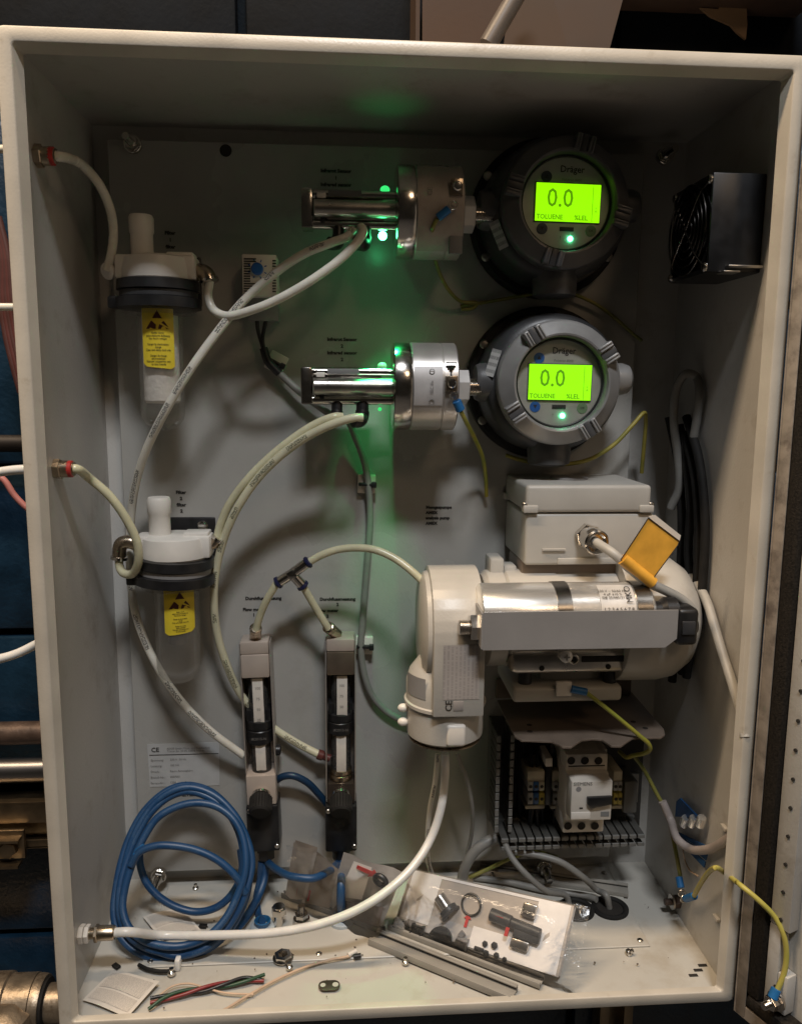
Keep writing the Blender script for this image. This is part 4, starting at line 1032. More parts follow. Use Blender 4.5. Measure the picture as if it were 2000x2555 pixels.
# bracket sheet in front of and below the can
by0 = cy - cr_ - .0022
tl, tr, br2, bl2 = wy(1206, 1526, by0), wy(1692, 1526, by0), wy(1682, 1600, by0), wy(1206, 1621, by0)
zt2 = wy(1400, 1526, by0).z; zb2 = wy(1400, 1620, by0).z
pts = [V((tl.x, by0, zt2)), V((tr.x, by0, zt2)), V((tr.x, by0, zb2 + .008)), V((tr.x - .010, by0, zb2)), V((tl.x, by0, zb2))]
brk = thing('capacitor_bracket', 'flat grey sheet bracket carrying the aluminium capacitor', 'bracket', ((tl.x + tr.x) / 2, by0, zb2))
B().prism(pts, (0, .0016, 0)).done('front_sheet', 'panelgrey', brk)
B().box(((tl.x + tr.x) / 2 - .01, by0 + .022, zb2 + .0008), (tr.x - tl.x - .02, .040, .0016)).done('bottom_sheet', 'panelgrey', brk)
B().box((tl.x - .0008, by0 + .018, (zt2 + zb2) / 2), (.0014, .036, zt2 - zb2 - .002)).done('end_sheet', 'panelgrey', brk)
# black connector on the right end
con = thing('cable_connector', 'black angled connector on the right end of the capacitor', 'connector', wy(1690, 1560, .045))
c = wy(1696, 1556, .046); B().box(c + V((.002, 0, .0)), (.020, .026, .034), bev=.0045, seg=3).done('shell', 'black', con)
B().lathe(c + V((-.006, 0, .012)), (-1, 0, 0), [(.0125, 0), (.0125, .010), (.009, .014), (.009, .022)], 24).done('plug', 'black', con)
B().box(c + V((.002, -.0135, .0)), (.012, .003, .012), bev=.0008).done('name_plate', 'darkgrey', con)
B().lathe(c + V((.012, .004, -.002)), V((1, 0, .1)), [(.0100, -.004), (.0100, .002), (.0080, .004)], 20).done('cable_sleeve', 'black', con)
# supply cable from the gland to the connector, with its amber tag
g1 = g0 + ga * .020
tube_thing('supply_cable', 'grey cable from the bright gland through the amber tag to black connector', 'cable', [g1, g1 + ga * .008, (1530, 1382, .142), (1572, 1420, .146), (1614, 1452, .146), (1660, 1474, .142), (1700, 1496, .138), (1726, 1522, .136), (1735, 1554, .136), (1728, 1584, .138)], .0043, 'lightcable')
tag_pts = [(1617, 1292), (1694, 1350), (1690, 1361), (1634, 1436), (1629, 1446), (1622, 1458), (1552, 1400), (1548, 1396), (1556, 1385)]
P_ = [pt(u, v, .150) for u, v in tag_pts]
b = B(); b.prism(P_, (0, .0006, 0))
ct = tag(b.done('cable_tag', 'amber'), 'blank amber cable tag with black edge on the grey supply cable', 'cable tag')
b = B(); e = [pt(u, v, .1506) for u, v in tag_pts]; b.tube(e + [e[0]], .00045, 6); b.done('printed_edge', 'ink', ct)
b = B(); b.prism([pt(u, v, .1485) for u, v in ((1617, 1288), (1634, 1285), (1698, 1336), (1694, 1352), (1688, 1358))], (0, .0004, 0)); b.done('clear_margin', 'plainpaper', ct)
b = B(); b.tube([pt(1552, 1394, .148), pt(1628, 1455, .148)], .0056, 14); b.done('tag_fold', 'amber', ct)

# ---- earth lug on the pump foot
lg = thing('earth_lug', 'blue crimp lug with pale tab on the pump foot', 'cable lug', pt(1420, 1722, .113))
c, sz = fbox(1388, 1702, 1426, 1738, .1125, .1165); B().box(c, sz, bev=.0008).done('tab', 'white', lg)
B().cyl(pt(1424, 1719, .1165), pt(1462, 1727, .1165), .0036, seg=14).done('sleeve', 'lugblue', lg)
tube_thing('earth_wire', 'bright yellow green wire dropping from the pump foot over the shelf', 'wire', [(1460, 1727, .1165), (1480, 1742, .118), (1530, 1782, .118), (1590, 1832, .116), (1617, 1856, .114), (1621, 1870, .11), (1606, 1880, .10), (1580, 1885, .085), (1562, 1890, .07), (1545, 1876, .05)], .0021, 'yg')

# ================================================================== SHELF under the pump
zsf = .2185
def sf(u, v): return fl(u, v, zsf)
sh_pts = [(1240, 1752), (1262, 1800), (1284, 1843), (1300, 1852), (1330, 1853), (1375, 1855), (1392, 1862), (1402, 1869), (1425, 1869), (1440, 1858), (1452, 1851), (1478, 1848), (1500, 1850), (1512, 1858), (1524, 1866), (1548, 1867), (1560, 1858), (1578, 1846), (1648, 1845), (1658, 1838), (1655, 1824), (1610, 1772), (1572, 1728)]
shelf = thing('pump_shelf', 'grey sheet shelf with wavy front edge under the pump', 'shelf', V((.18, .17, zsf)))
B().prism([sf(u, v) for u, v in sh_pts], (0, 0, .0022), bev=.0005).done('tray', 'shelfgrey', shelf, smooth=False)
for (u, v) in ((1321, 1825), (1320, 1809), (1579, 1801), (1609, 1817)):
    B().lathe(fl(u, v, zsf + .0024), (0, 0, 1), [(0, 0), (.0028, 0)], 14, cap=False).done('shelf_hole', 'dark', shelf)
B().box((.185, YP - .004, zsf + .012), (.15, .006, .022), bev=.001).done('back_flange', 'shelfgrey', shelf)
for x in (.135, .235): B().box((x, YP - .03, zsf - .006), (.004, .05, .010)).done('rib', 'shelfgrey', shelf)

# ================================================================== ELECTRICS below the shelf
# slotted ducts: a base channel plus each finger of its two combs
def duct(label, A, Bp, side, depth, width, pitch, fw):
    A, Bp = V(A), V(Bp); L = (Bp - A).length; ax = (Bp - A).normalized(); s = V(side).normalized()
    t = thing('cable_duct', label, 'cable duct', A, 'slotted cable ducts'); F = V((0, -1, 0))
    rot = Matrix((ax, F, s)).transposed()
    b = B(); c = (A + Bp) / 2
    b.box(c + F * .001, (L, .002, width), rot=rot)
    for q in (-1, 1): b.box(c + F * (depth * .18) + s * (q * (width / 2 - .0008)), (L, depth * .32, .0016), rot=rot)
    b.done('channel', 'ductgrey', t)
    pr = None; n = int(L / pitch)
    for q in (-1, 1):
        for i in range(n):
            p = A + ax * ((i + .5) * pitch) + F * (depth * .66) + s * (q * (width / 2 - .0008))
            if pr is None: pr = B().box(p, (fw, depth * .66, .0017), rot=rot, bev=.0004, seg=1).done('finger', 'finger', t)
            else: share(pr, p, t)
            p2 = p + F * (depth * .33 + .0009) - s * (q * .0012)
            if i == 0 and q == -1: pr2 = B().box(p2, (fw, .0018, .0042), rot=rot, bev=.0004, seg=1).done('finger_tip', 'ductgrey', t)
            else: share(pr2, p2, t)
    return t
dA = pt(1262, 1835, .050); dB = pt(1262, 2092, .050)
duct('upright slotted cable duct left of the terminals', (dA.x, YP, dA.z), (dA.x, YP, dB.z), (1, 0, 0), .048, .0185, .0092, .0078)
hA = pt(1262, 2104, .055); hB = pt(1612, 2104, .055)
duct('level slotted cable duct under the white motor starter', (hA.x - .006, YP, hA.z - .0015), (hB.x, YP, hA.z - .0015), (0, 0, 1), .055, .0130, .0092, .0076)
# DIN rail
zrail = pt(1430, 1975, .01).z
tag(B().box((pt(1440, 1975, 0).x, YP - .004, zrail), (.135, .006, .035), bev=.0008).done('din_rail', 'steel'), 'steel rail carrying the terminals and motor starter', 'rail')
# terminal blocks
def terminal(u0, u1, mats, label):
    um = (u0 + u1) / 2
    t = thing('terminal_block', label, 'terminal', pt(um, 2000, .03), 'terminal blocks on the rail')
    n = len(mats)
    c, sz = fbox(u0, 1925, u1, 1952, .008, .048); B().box(c, sz, bev=.0008).done('cover', 'cream', t)
    w_ = (u1 - u0) / n
    for i, (m1, m2) in enumerate(mats):
        for (v0, v1, m_) in ((1952, 1974, m1), (1980, 2008, m2)):
            c, sz = fbox(u0 + i * w_ + .4, v0, u0 + (i + 1) * w_ - .4, v1, .008, .050 if v0 < 1970 else .046); cell = B().box(c, sz, bev=.0006).done('cell', m_, t)
            p = V((c.x, c.y - sz.y / 2 - .0003, c.z)); B().lathe(p, (0, -1, 0), [(0, 0), (.0019, 0)], 12, cap=False).done('wire_hole', 'dark', cell)
    c, sz = fbox(u0 - 6, 2010, u1, 2019, .008, .040); B().box(c, sz, bev=.0006).done('foot', 'cream', t)
terminal(1316, 1358, [('termgrey', 'termgrey'), ('termblue', 'termblue'), ('cream', 'termyellow')], 'terminal block with a yellow cell, next to the upright duct')
terminal(1379, 1407, [('termgrey', 'termgrey'), ('termblue', 'termblue')], 'narrow blue and grey terminal block against the motor starter')
terminal(1530, 1552, [('termgrey', 'termyellow'), ('termgrey', 'termyellow')], 'dim terminal block just right of the motor starter')
es = thing('end_stop', 'black end stop with a white marker between the terminals', 'terminal', pt(1368, 2010, .02))
c, sz = fbox(1360, 1915, 1377, 2010, .008, .044); B().box(c, sz, bev=.001).done('body', 'black', es)
c, sz = fbox(1361, 1893, 1378, 1914, .020, .052); B().box(c, sz, bev=.0008).done('marker', 'white', es)
c, sz = fbox(1556, 1950, 1590, 2030, .004, .040); tag(B().box(c, sz, bev=.002).done('grey_relay', 'ductgrey'), 'dim grey relay box at the right end of the rail', 'relay')
# motor starter
ms = thing('motor_starter', 'white motor protection switch with a black rotary handle', 'motor starter', pt(1460, 2078, .05))
c, sz = fbox(1411, 1882, 1515, 1948, .008, .070); B().box(c, sz, bev=.0016).done('upper_body', 'starter', ms)
c, sz = fbox(1404, 2030, 1506, 2078, .008, .068); B().box(c, sz, bev=.0016).done('lower_body', 'starter', ms)
c, sz = fbox(1412, 1930, 1516, 2046, .008, .078); B().box(c, sz, bev=.0016).done('middle_body', 'starter', ms)
c, sz = fbox(1424, 1950, 1526, 2048, .070, .094); fr = B().box(c, sz, bev=.0014).done('front_cover', 'starter', ms); fy = YP - .094
for i in range(3):
    for (u, v, d) in ((1424 + i * 34, 1898, .0703), (1416 + i * 33.5, 2061, .0683)):
        B().lathe(pt(u, v, d), (0, -1, 0), [(0, .0), (.0036, 0), (.0042, .0006)], 18, cap=False).done('terminal_hole', 'dark', ms)
for i in range(3):
    c, sz = fbox(1418 + i * 36, 1870, 1442 + i * 36, 1884, .012, .060); B().box(c, sz, bev=.0008).done('rear_tooth', 'starter', ms)
B().box(pt(1463, 1911.5, .0703), (.038, .0006, .0010)).done('groove', 'dark', ms)
B().box(pt(1463, 1929, .0703), (.034, .0006, .0006)).done('groove', 'inkgrey', ms)
hd = [(1463, 1987), (1524, 1984), (1523, 2003), (1493, 2009), (1473, 2011), (1463, 2003)]
B().prism([pt(u, v, .0945) for u, v in hd], (0, -.004, 0), bev=.0005).done('handle', 'black', ms)
B().prism([pt(u, v, .0944) for u, v in ((1464, 2005), (1472, 2012), (1492, 2010), (1474, 2020))], (0, -.0012, 0)).done('handle_recess', 'panelgrey', ms)
c, sz = fbox(1424, 2028, 1472, 2045, .094, .0955); B().box(c, sz, bev=.0004).done('marking_strip', 'white', ms)
c, sz = fbox(1498, 2026, 1519, 2038, .094, .0944); B().box(c, sz).done('stamp', 'sticker', ms)
text('SIEMENS', pt(1454, 1957, .0945), .0052, 'inkgrey', ms, sx=1.0)
B().box(pt(1449, 2017, .0942), (.0035, .0006, .0013)).done('test_slot', 'dark', ms)
B().lathe(pt(1443, 1970, .0942), (0, -1, 0), [(0, 0), (.0028, 0)], 14, cap=False).done('adjust_dial', 'panelgrey', ms)

def short_wires(parent, us, v0, v1, d0, vend, dend):
    rw = random.Random(int(us[0]))
    for u in us:
        a, c_ = pt(u, v0, d0), pt(u + rw.uniform(-14, 14), vend, dend); m_ = pt(u + rw.uniform(-6, 6), (v0 * .45 + vend * .55), d0 * .75 + rw.uniform(0, .008))
        B().tube(spline([a, m_, c_], 6), .0016, 8).done('wire', 'wireblack', parent)
for o_, us in ((bpy.data.objects['terminal_block'], (1322, 1329, 1337, 1345, 1352)), (bpy.data.objects['terminal_block.001'], (1384, 1392, 1400))):
    short_wires(o_, us, 1928, 1850, .038, 1850, .012); short_wires(o_, us, 2012, 2080, .036, 2085, .016)
short_wires(ms, (1424, 1432, 1458, 1466, 1492, 1500), 2076, 2100, .05, 2104, .02); short_wires(ms, (1424, 1458, 1492), 1882, 1840, .05, 1845, .012)
short_wires(es, (1300, 1306, 1294, 1312, 1288), 1850, 2080, .014, 2085, .012)
# dark sheet added as the shade behind the terminals
c, sz = fbox(1286, 1842, 1600, 2092, .0012, .0030); tag(B().box(c, sz, bev=.0006).done('shade_sheet', mat('dark_shade_sheet', (.045, .042, .038), .5)), 'dark shade sheet added behind the terminals and motor starter', 'sheet')
# ================================================================== FLOW METERS
def flowmeter(label, k):
    if k == 1: TP, BT = (633, 1605), (661, 2160)
    else: TP, BT = (849, 1598), (851, 2166)
    D1 = .034
    top = pt(*TP, D1); bot = pt(*BT, D1); Zv = (top - bot).normalized(); X = V((1, 0, 0)) - Zv * Zv.x; X.normalize()
    L = (top - bot).length; F = V((0, -1, 0))
    rot = Matrix((X, F, Zv)).transposed()
    t = thing('flow_meter', label, 'flow meter', bot, 'flow meters at the bottom of the plate')
    vs = TP[1]; sc = L / (BT[1] - TP[1])
    def zz(v): return top + (-Zv) * ((v - vs) * sc)
    def blk(b, v0, v1, w_, d0, d1, x=0, bev=.0008):
        c = (zz(v0) + zz(v1)) / 2 + F * ((d0 + d1) / 2 - D1) + X * x
        b.box(c, (w_, d1 - d0, abs(v1 - v0) * sc), rot=rot, bev=bev); return b
    W_ = .0285
    b = B(); blk(b, TP[1] + 4, 2000, W_ + .003, 0, .0035)
    for sg in (-1, 1): blk(b, TP[1] + 4, 2000, .0012, .0035, .030, x=sg * (W_ / 2 + .0010), bev=.0003)
    b.done('channel_frame', 'frame', t)
    blk(B(), TP[1] - 1, TP[1] + 27, W_, .004, .033).done('top_cap', 'gold', t)
    blk(B(), TP[1] + 28, TP[1] + 84, W_, .004, .034, bev=.0014).done('top_block', 'gold' if k == 1 else mat('dull_bronze_block', (.20, .155, .115), .35, .6), t)
    # clear measuring tube with its scale
    v0, v1 = TP[1] + 85, (1932 if k == 1 else 1940)
    b = B(); b.tube([zz(v0 + 1) + F * (.018 - D1), zz(v1 - 1) + F * (.018 - D1)], .0105, 24, caps=False); b.done('measuring_tube', 'acryl', t)
    sv = 1812 if k == 1 else 1796
    st = blk(B(), v0 + 4, sv, .0108, .0290, .0298, x=.0015 if k == 2 else .001, bev=.0002).done('scale_strip', 'plainpaper', t)
    for i in range(4):
        q = zz(v0 + 28 + i * 26) + F * (.0300 - D1) + X * .001
        text(str((4 - i) * 25), q, .0040, 'inkgrey', st, basis=Matrix((X, Zv, F)).transposed())
    b = B(); b.tube([zz(v0) + F * (.018 - D1), zz(v1) + F * (.018 - D1)], .0045, 14); b.done('inner_glass', mat('brown_glass_core', (.34, .27, .21), .12, .2), t)
    # black limit switch ring round the tube
    r0, r1 = (1780, 1858) if k == 1 else (1762, 1834)
    p0, p1 = zz(r0 + 20) + F * (.018 - D1), zz(r1) + F * (.018 - D1)
    b = B(); Lr = (p1 - p0).length; b.lathe(p0, -Zv, [(.0118, 0), (.0138, .001), (.0138, Lr * .35), (.0131, Lr * .38), (.0131, Lr * .42), (.0138, Lr * .45), (.0138, Lr - .001), (.0118, Lr)], 36)
    for sg in (-1, 1): blk(b, r0 - 6, r0 + 22, .0060, .008, .026, x=sg * .0098)
    b.done('limit_switch', 'black', t)
    text('IR2015-N', zz((r0 + 20) * .3 + r1 * .7) + F * (.0322 - D1), .0040, 'inkgrey', t, basis=Matrix((X, Zv, F)).transposed())
    blk(B(), r1 + 2, v1 - 8, .0105, .0255, .0285, x=.0005, bev=.001).done('float_scale', 'plainpaper', t)
    # lower block, valve and knob
    if k == 1: blk(B(), 1930, 2004, W_ + .002, .004, .034, bev=.0012).done('lower_block', 'gold', t)
    else:
        blk(B(), 1952, 2004, W_, .004, .032, bev=.0012).done('lower_block', mat('dark_bronze_block', (.07, .055, .045), .3, .6), t)
        b = B(); p = zz(1924) + F * (.018 - D1); b.lathe(p, -Zv, [(.0095, 0), (.0118, .001), (.0118, .005), (.0105, .006), (.0125, .007), (.0125, .012)], 32); b.done('union_ring', 'brass', t)
    kc = zz(1975) + F * (.034 - D1); kd = (F * .80 - Zv * .45).normalized()
    B().lathe(kc, kd, [(.0095, 0), (.0095, .003), (.0080, .0042)], 28).done('valve_stem', 'chrome', t)
    b = B(); b.lathe(kc + kd * .0042, kd, [(.0098, 0), (.0108, .001), (.0112, .017), (.0095, .019), (0, .0192)], 28)
    for i in range(24):
        a = 2 * math.pi * i / 24; x_ = kd.orthogonal().normalized(); y_ = kd.cross(x_)
        c = kc + kd * .0130 + (x_ * math.cos(a) + y_ * math.sin(a)) * .0111
        b.box(c, (.0012, .0012, .0150), rot=Matrix((x_, y_, kd)).transposed())
    b.done('valve_knob', 'rubber', t)
    b = B(); blk(b, 2005, 2122, .0335, .004, .036, bev=.002); b.done('valve_body', 'black', t)
    for (v, x) in ((2016, -.0135), (2108, .0140)): pan_head(zz(v) + F * (.0362 - D1) + X * x, F, .0026, 'steel', t)
    b = B(); p = zz(2122) + F * (.020 - D1); b.lathe(p, -Zv, [(.0115, 0), (.0115, .006), (.0095, .0065), (.0095, .016), (.0070, .018)], 6 if k == 1 else 24); b.done('cable_gland', 'black', t)
    # push-in connector on top
    if k == 1: q0, q1_ = zz(TP[1]) + F * (.018 - D1), pt(638, 1566, .033)
    else: q0, q1_ = zz(TP[1] - 2) + F * (.018 - D1) - X * .003, pt(817, 1564, .0345)
    a = (q1_ - q0).normalized(); LL = (q1_ - q0).length
    B().lathe(q0, a, [(.0040, -.002), (.0046, .001), (.0060, .002), (.0060, LL * .7), (.0056, LL * .72), (.0062, LL * .75), (.0062, LL * .96), (.0048, LL)], 22).done('push_in_fitting', 'brass', t)
    return t
flowmeter('first flow meter, pale block on top and slightly tilted', 1)
flowmeter('second flow meter, bronze block on top, hanging straight', 2)
for (u, v, lab) in ((690, 1872, 'small black screw knob on the right of the first flow meter'),):
    p = pt(u - 8, v, .016); tag(B().lathe(p, (1, 0, 0), [(.0035, 0), (.0058, .001), (.0058, .007), (.0035, .008)], 16).done('screw_knob', 'black'), lab, 'knob')
p = pt(806, 1888, .018); tag(B().lathe(p - V((.006, 0, -.003)), (1, 0, -.4), [(.0042, 0), (.0054, .0005), (.0054, .006), (.0040, .007), (.0040, .014)], 16).done('red_fitting', mat('dark_red_ring', (.11, .03, .025), .4)), 'dark red fitting on the left of the second flow meter', 'pipe fitting')

# ================================================================== NAME PLATE STICKER
np_ = thing('name_plate', 'pale rating sticker with CE mark above the blue coil', 'label', pt(458, 1960, 0), None)
cr4 = [pt(367, 1858, .0006), pt(546, 1852, .0006), pt(548, 1960, .0006), pt(374, 1964, .0006)]
b = B(); b.prism(cr4, (0, .0004, 0)); b.done('sheet', mat('silver_sticker', (.50, .50, .49), .35, .1, var=.04), np_)
text('CE', pt(387, 1872, .0012), .0070, 'ink', np_, roll=R(1), bold=.0001)
text('ADOS GmbH Mess- und Regeltechnik\nTrierer Str. 23-25, 52078 Aachen', pt(416, 1872, .0012), .0031, 'inkgrey', np_, align='LEFT', sp=.95, sx=.95)
B().box((cr4[0] + cr4[1]) / 2 + V((.0005, -.0003, -.0125)), (.0735, .0003, .0006)).done('rule', 'ink', np_)
for i, (a_, c_) in enumerate((('Spannung:', '230 V  50 Hz'), ('Leistung:', '100 VA'), ('Druck:', 'Raum Atmosphäre'), ('Bestell-Nr.:', '2007001'), ('Serien-Nr.:', '1204'))):
    text(a_, pt(376, 1898 + i * 14.3, .0012), .0034, 'inkgrey', np_, align='LEFT'); text(c_, pt(424, 1896 + i * 14.3, .0012), .0032, 'inkgrey', np_, align='LEFT')

# ================================================================== BLUE CABLES
CBR = .0038
def coil_pt(u, v, lift=0.0):
    """the coil leans: its top against the plate, its foot on the cabinet floor"""
    f_ = (v - 1957) / (2396 - 1957)
    return pt(u, v, .030 + .082 * max(0, f_) + lift)
loopA = [(463, 1960), (415, 1975), (362, 2022), (325, 2085), (303, 2150), (290, 2215), (284, 2275), (294, 2325), (330, 2368), (380, 2390), (425, 2393), (490, 2380), (535, 2358), (580, 2310), (610, 2250), (622, 2190), (617, 2120), (598, 2060), (565, 2010), (520, 1973)]
loopB = [(470, 1975), (420, 1990), (375, 2030), (342, 2085), (318, 2145), (300, 2210), (298, 2275), (315, 2325), (352, 2358), (405, 2375), (455, 2374), (510, 2355), (552, 2318), (583, 2268), (602, 2210), (608, 2150), (600, 2090), (574, 2035), (530, 1995)]
loopC = [(488, 2004), (440, 2014), (392, 2042), (358, 2092), (332, 2150), (312, 2215), (306, 2268), (322, 2316), (362, 2348), (420, 2362), (470, 2358), (520, 2336), (560, 2296), (590, 2240), (612, 2170), (606, 2092), (580, 2042), (538, 2012)]
loopD = [(475, 1965), (430, 1974), (385, 2006), (350, 2055), (325, 2110), (310, 2170), (302, 2240), (308, 2300), (338, 2345), (392, 2372), (440, 2385), (500, 2372), (548, 2338), (588, 2284), (615, 2220), (628, 2150), (612, 2085), (582, 2030), (535, 1985)]
coil = thing('blue_cable_coil', 'coil of blue cable leaning on the plate in the lower left', 'cable', fl(430, 2390))
for i, lp_c in enumerate((loopA, loopB, loopC, loopD)):
    lift = (.000, .008, .015, .0085)[i]
    pp = spline([coil_pt(u, v, lift + random.uniform(-.001, .001)) for u, v in lp_c], 6, closed=True)
    B().tube(pp + [pp[0]], CBR, 12, caps=False).done('winding', 'blue', coil)
b = B().tube(spline([coil_pt(326, 2160, .018), coil_pt(346, 2128, .022), coil_pt(385, 2112, .024), coil_pt(432, 2111, .024), coil_pt(490, 2122, .022), coil_pt(545, 2148, .02), coil_pt(590, 2190, .016), coil_pt(612, 2230, .010)], 8), CBR, 12).done('winding', 'blue', coil)
b = B().tube(spline([coil_pt(348, 2120, -.012), coil_pt(350, 2160, -.014), coil_pt(364, 2200, -.016), coil_pt(394, 2236, -.018), coil_pt(440, 2264, -.02), coil_pt(492, 2276, -.02), coil_pt(545, 2262, -.016), coil_pt(585, 2222, -.012), coil_pt(604, 2170, -.008), coil_pt(600, 2120, -.004)], 8), CBR, 12).done('winding', 'blue', coil)
p = coil_pt(447, 2394, .007); B().box(p, (.005, .020, .011), bev=.001).done('coil_tie', 'tubew', coil)
p = coil_pt(347, 2122, .02); B().box(p, (.010, .012, .004), rot=Matrix.Rotation(R(-30), 3, 'Y'), bev=.001).done('coil_tie', 'lugblue', coil)
gA = fl(655, 2312, .006); gB = fl(852, 2296, .006)
tube_thing('blue_cable', 'blue cable dropping from the first flow meter into the floor', 'cable', [(652, 2150, .022), (648, 2200, .024), (640, 2240, .035), (644, 2280, .05), gA + V((0, 0, .006))], CBR, 'blue')
tube_thing('blue_cable', 'blue cable running beside the coil up to the first flow meter', 'cable', [(662, 2150, .020), (660, 2190, .026), (645, 2235, .04), (620, 2280, .062), (590, 2320, .088)], CBR * 1.1, 'blue')
tube_thing('blue_cable', 'blue cable dropping from the second flow meter into the floor', 'cable', [(853, 2150, .024), (852, 2175, .05), (851, 2205, .078), (850, 2250, .082), gB + V((0, -.004, .014)), gB + V((0, 0, .004))], CBR * 1.15, 'blue')
tube_thing('blue_cable', 'blue cable sagging between the two flow meters near the floor', 'cable', [(668, 2152, .024), (690, 2170, .055), (730, 2188, .082), (780, 2192, .086), (818, 2176, .07), (842, 2154, .026)], CBR, 'blue')
tube_thing('blue_cable', 'blue cable arching between the flow meters above their black bodies', 'cable', [(688, 1948, .014), (706, 1938, .018), (730, 1936, .02), (765, 1952, .018), (795, 1982, .014), (814, 2006, .012)], CBR, mat('dark_blue_cable', (.005, .028, .07), .45))
for p, lab in ((gA, 'blue floor gland nearest the coil'), (gB, 'blue floor gland under the second flow meter')):
    t = thing('floor_gland', lab, 'cable gland', V((p.x, p.y, .003)))
    B().lathe((p.x, p.y, .0036), (0, 0, 1), [(.0125, 0), (.0125, .003), (.0095, .0042)], 28).done('nut', mat('pale_gland_nut', (.42, .47, .50), .4), t)
    B().lathe((p.x, p.y, .0070), (0, 0, 1), [(.0065, 0), (.0085, .006), (.0070, .0065), (.0050, .002)], 24, cap=False).done('funnel', mat('blue_gland', (.012, .09, .22), .4), t)

# ================================================================== GREY CABLES AND FLOOR GROMMETS
for (u, v, lab) in ((1521, 2268, 'round black floor grommet open to view'), (1436, 2272, 'black floor grommet half hidden behind the parts bag')):
    p = fl(u, v, .0035); t = thing('floor_grommet', lab, 'grommet', p)
    B().lathe(p, (0, 0, 1), [(.0195, 0), (.0195, .0022), (.0165, .0034), (.0140, .0020), (.0138, .0006)], 36, cap=False).done('rim', 'rubber', t)
    B().lathe(p + V((0, 0, .0007)), (0, 0, 1), [(0, 0), (.0142, 0)], 30, cap=False).done('well', 'dark', t)
gE = fl(1519, 2266, .004); gF = fl(1420, 2262, .004)
tube_thing('grey_cable', 'grey cable arching from the ducts into the open grommet', 'cable', [(1275, 2125, .045), (1330, 2132, .05), (1395, 2150, .058), (1450, 2186, .06), (1490, 2222, .05), gE + V((-.004, 0, .015)), gE], .0034, 'grey_cable')
tube_thing('grey_cable', 'grey cable from the upright duct down to the hidden grommet', 'cable', [(1255, 2095, .05), (1275, 2138, .06), (1310, 2180, .07), (1360, 2222, .07), gF + V((-.004, .0, .012)), gF], .0032, 'grey_cable')
tube_thing('grey_cable', 'thick grey cable curving from the floor to the upright duct', 'cable', [fl(1148, 2215, .008), (1160, 2165, .03), (1185, 2124, .03), (1220, 2098, .028), (1255, 2088, .024)], .0056, 'grey_cable')
tube_thing('earth_wire', 'dim yellow green wire at the foot of the plate', 'wire', [fl(1170, 2190, .012), (1220, 2168, .012), (1275, 2142, .018), (1330, 2126, .022), (1390, 2140, .02)], .0022, 'ygdim')
tube_thing('grey_cable', 'flat lying grey cable along the back of the floor', 'cable', [fl(1180, 2190, .008), fl(1260, 2200, .009), fl(1360, 2222, .009), fl(1460, 2236, .008), gE + V((-.012, .006, .006))], .0034, 'grey_cable')

# ---- wires around the transmitters
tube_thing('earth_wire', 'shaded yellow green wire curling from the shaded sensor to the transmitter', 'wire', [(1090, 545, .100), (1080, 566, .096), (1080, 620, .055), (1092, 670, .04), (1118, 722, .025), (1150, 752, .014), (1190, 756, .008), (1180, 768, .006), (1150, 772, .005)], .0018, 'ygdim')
tube_thing('earth_wire', 'dim yellow green wire looping from the upper transmitter toward the right', 'wire', [(1148, 764, .006), (1220, 752, .008), (1300, 738, .014), (1390, 725, .012), (1470, 750, .010), (1530, 790, .008), (1575, 830, .006), (1600, 850, .005)], .0018, 'ygdim')
tube_thing('earth_wire', 'yellow green wire falling from the blue lug of the lit sensor', 'wire', [(1149, 1026, .098), (1163, 1054, .088), (1184, 1095, .05), (1203, 1140, .03), (1211, 1190, .018), (1213, 1238, .008)], .0020, 'yg')
tube_thing('earth_wire', 'yellow green wire bowed under the lower transmitter', 'wire', [(1262, 1136, .012), (1300, 1148, .02), (1350, 1157, .026), (1410, 1158, .03), (1470, 1146, .034), (1530, 1110, .036), (1578, 1060, .034), (1606, 1030, .03), (1610, 1048, .02), (1600, 1180, .006)], .0021, mat('olive_yellow_wire', (.36, .29, .05), .45, col2=(.2, .2, .04)))
def lug(label, p0, p1, r=.0036):
    p0, p1 = V(p0), V(p1); t = thing('cable_lug', label, 'cable lug', p0, 'blue crimped cable lugs'); a = (p1 - p0)
    B().cyl(p0, p1, r, seg=14, bev=.0005).done('sleeve', 'lugblue', t)
    e = p0 - a.normalized() * .005
    B().torus(e, (0, -1, 0) if abs(a.normalized().y) < .8 else (1, 0, 0), .0034, .0009, 18, 6).done('ring', 'steel', t)
lug('blue cable lug on the shaded sensor', pt(1120, 520, .1025), pt(1092, 543, .1005))
lug('blue cable lug on the lit sensor', pt(1138, 1000, .1005), pt(1149, 1024, .0985), .0042)

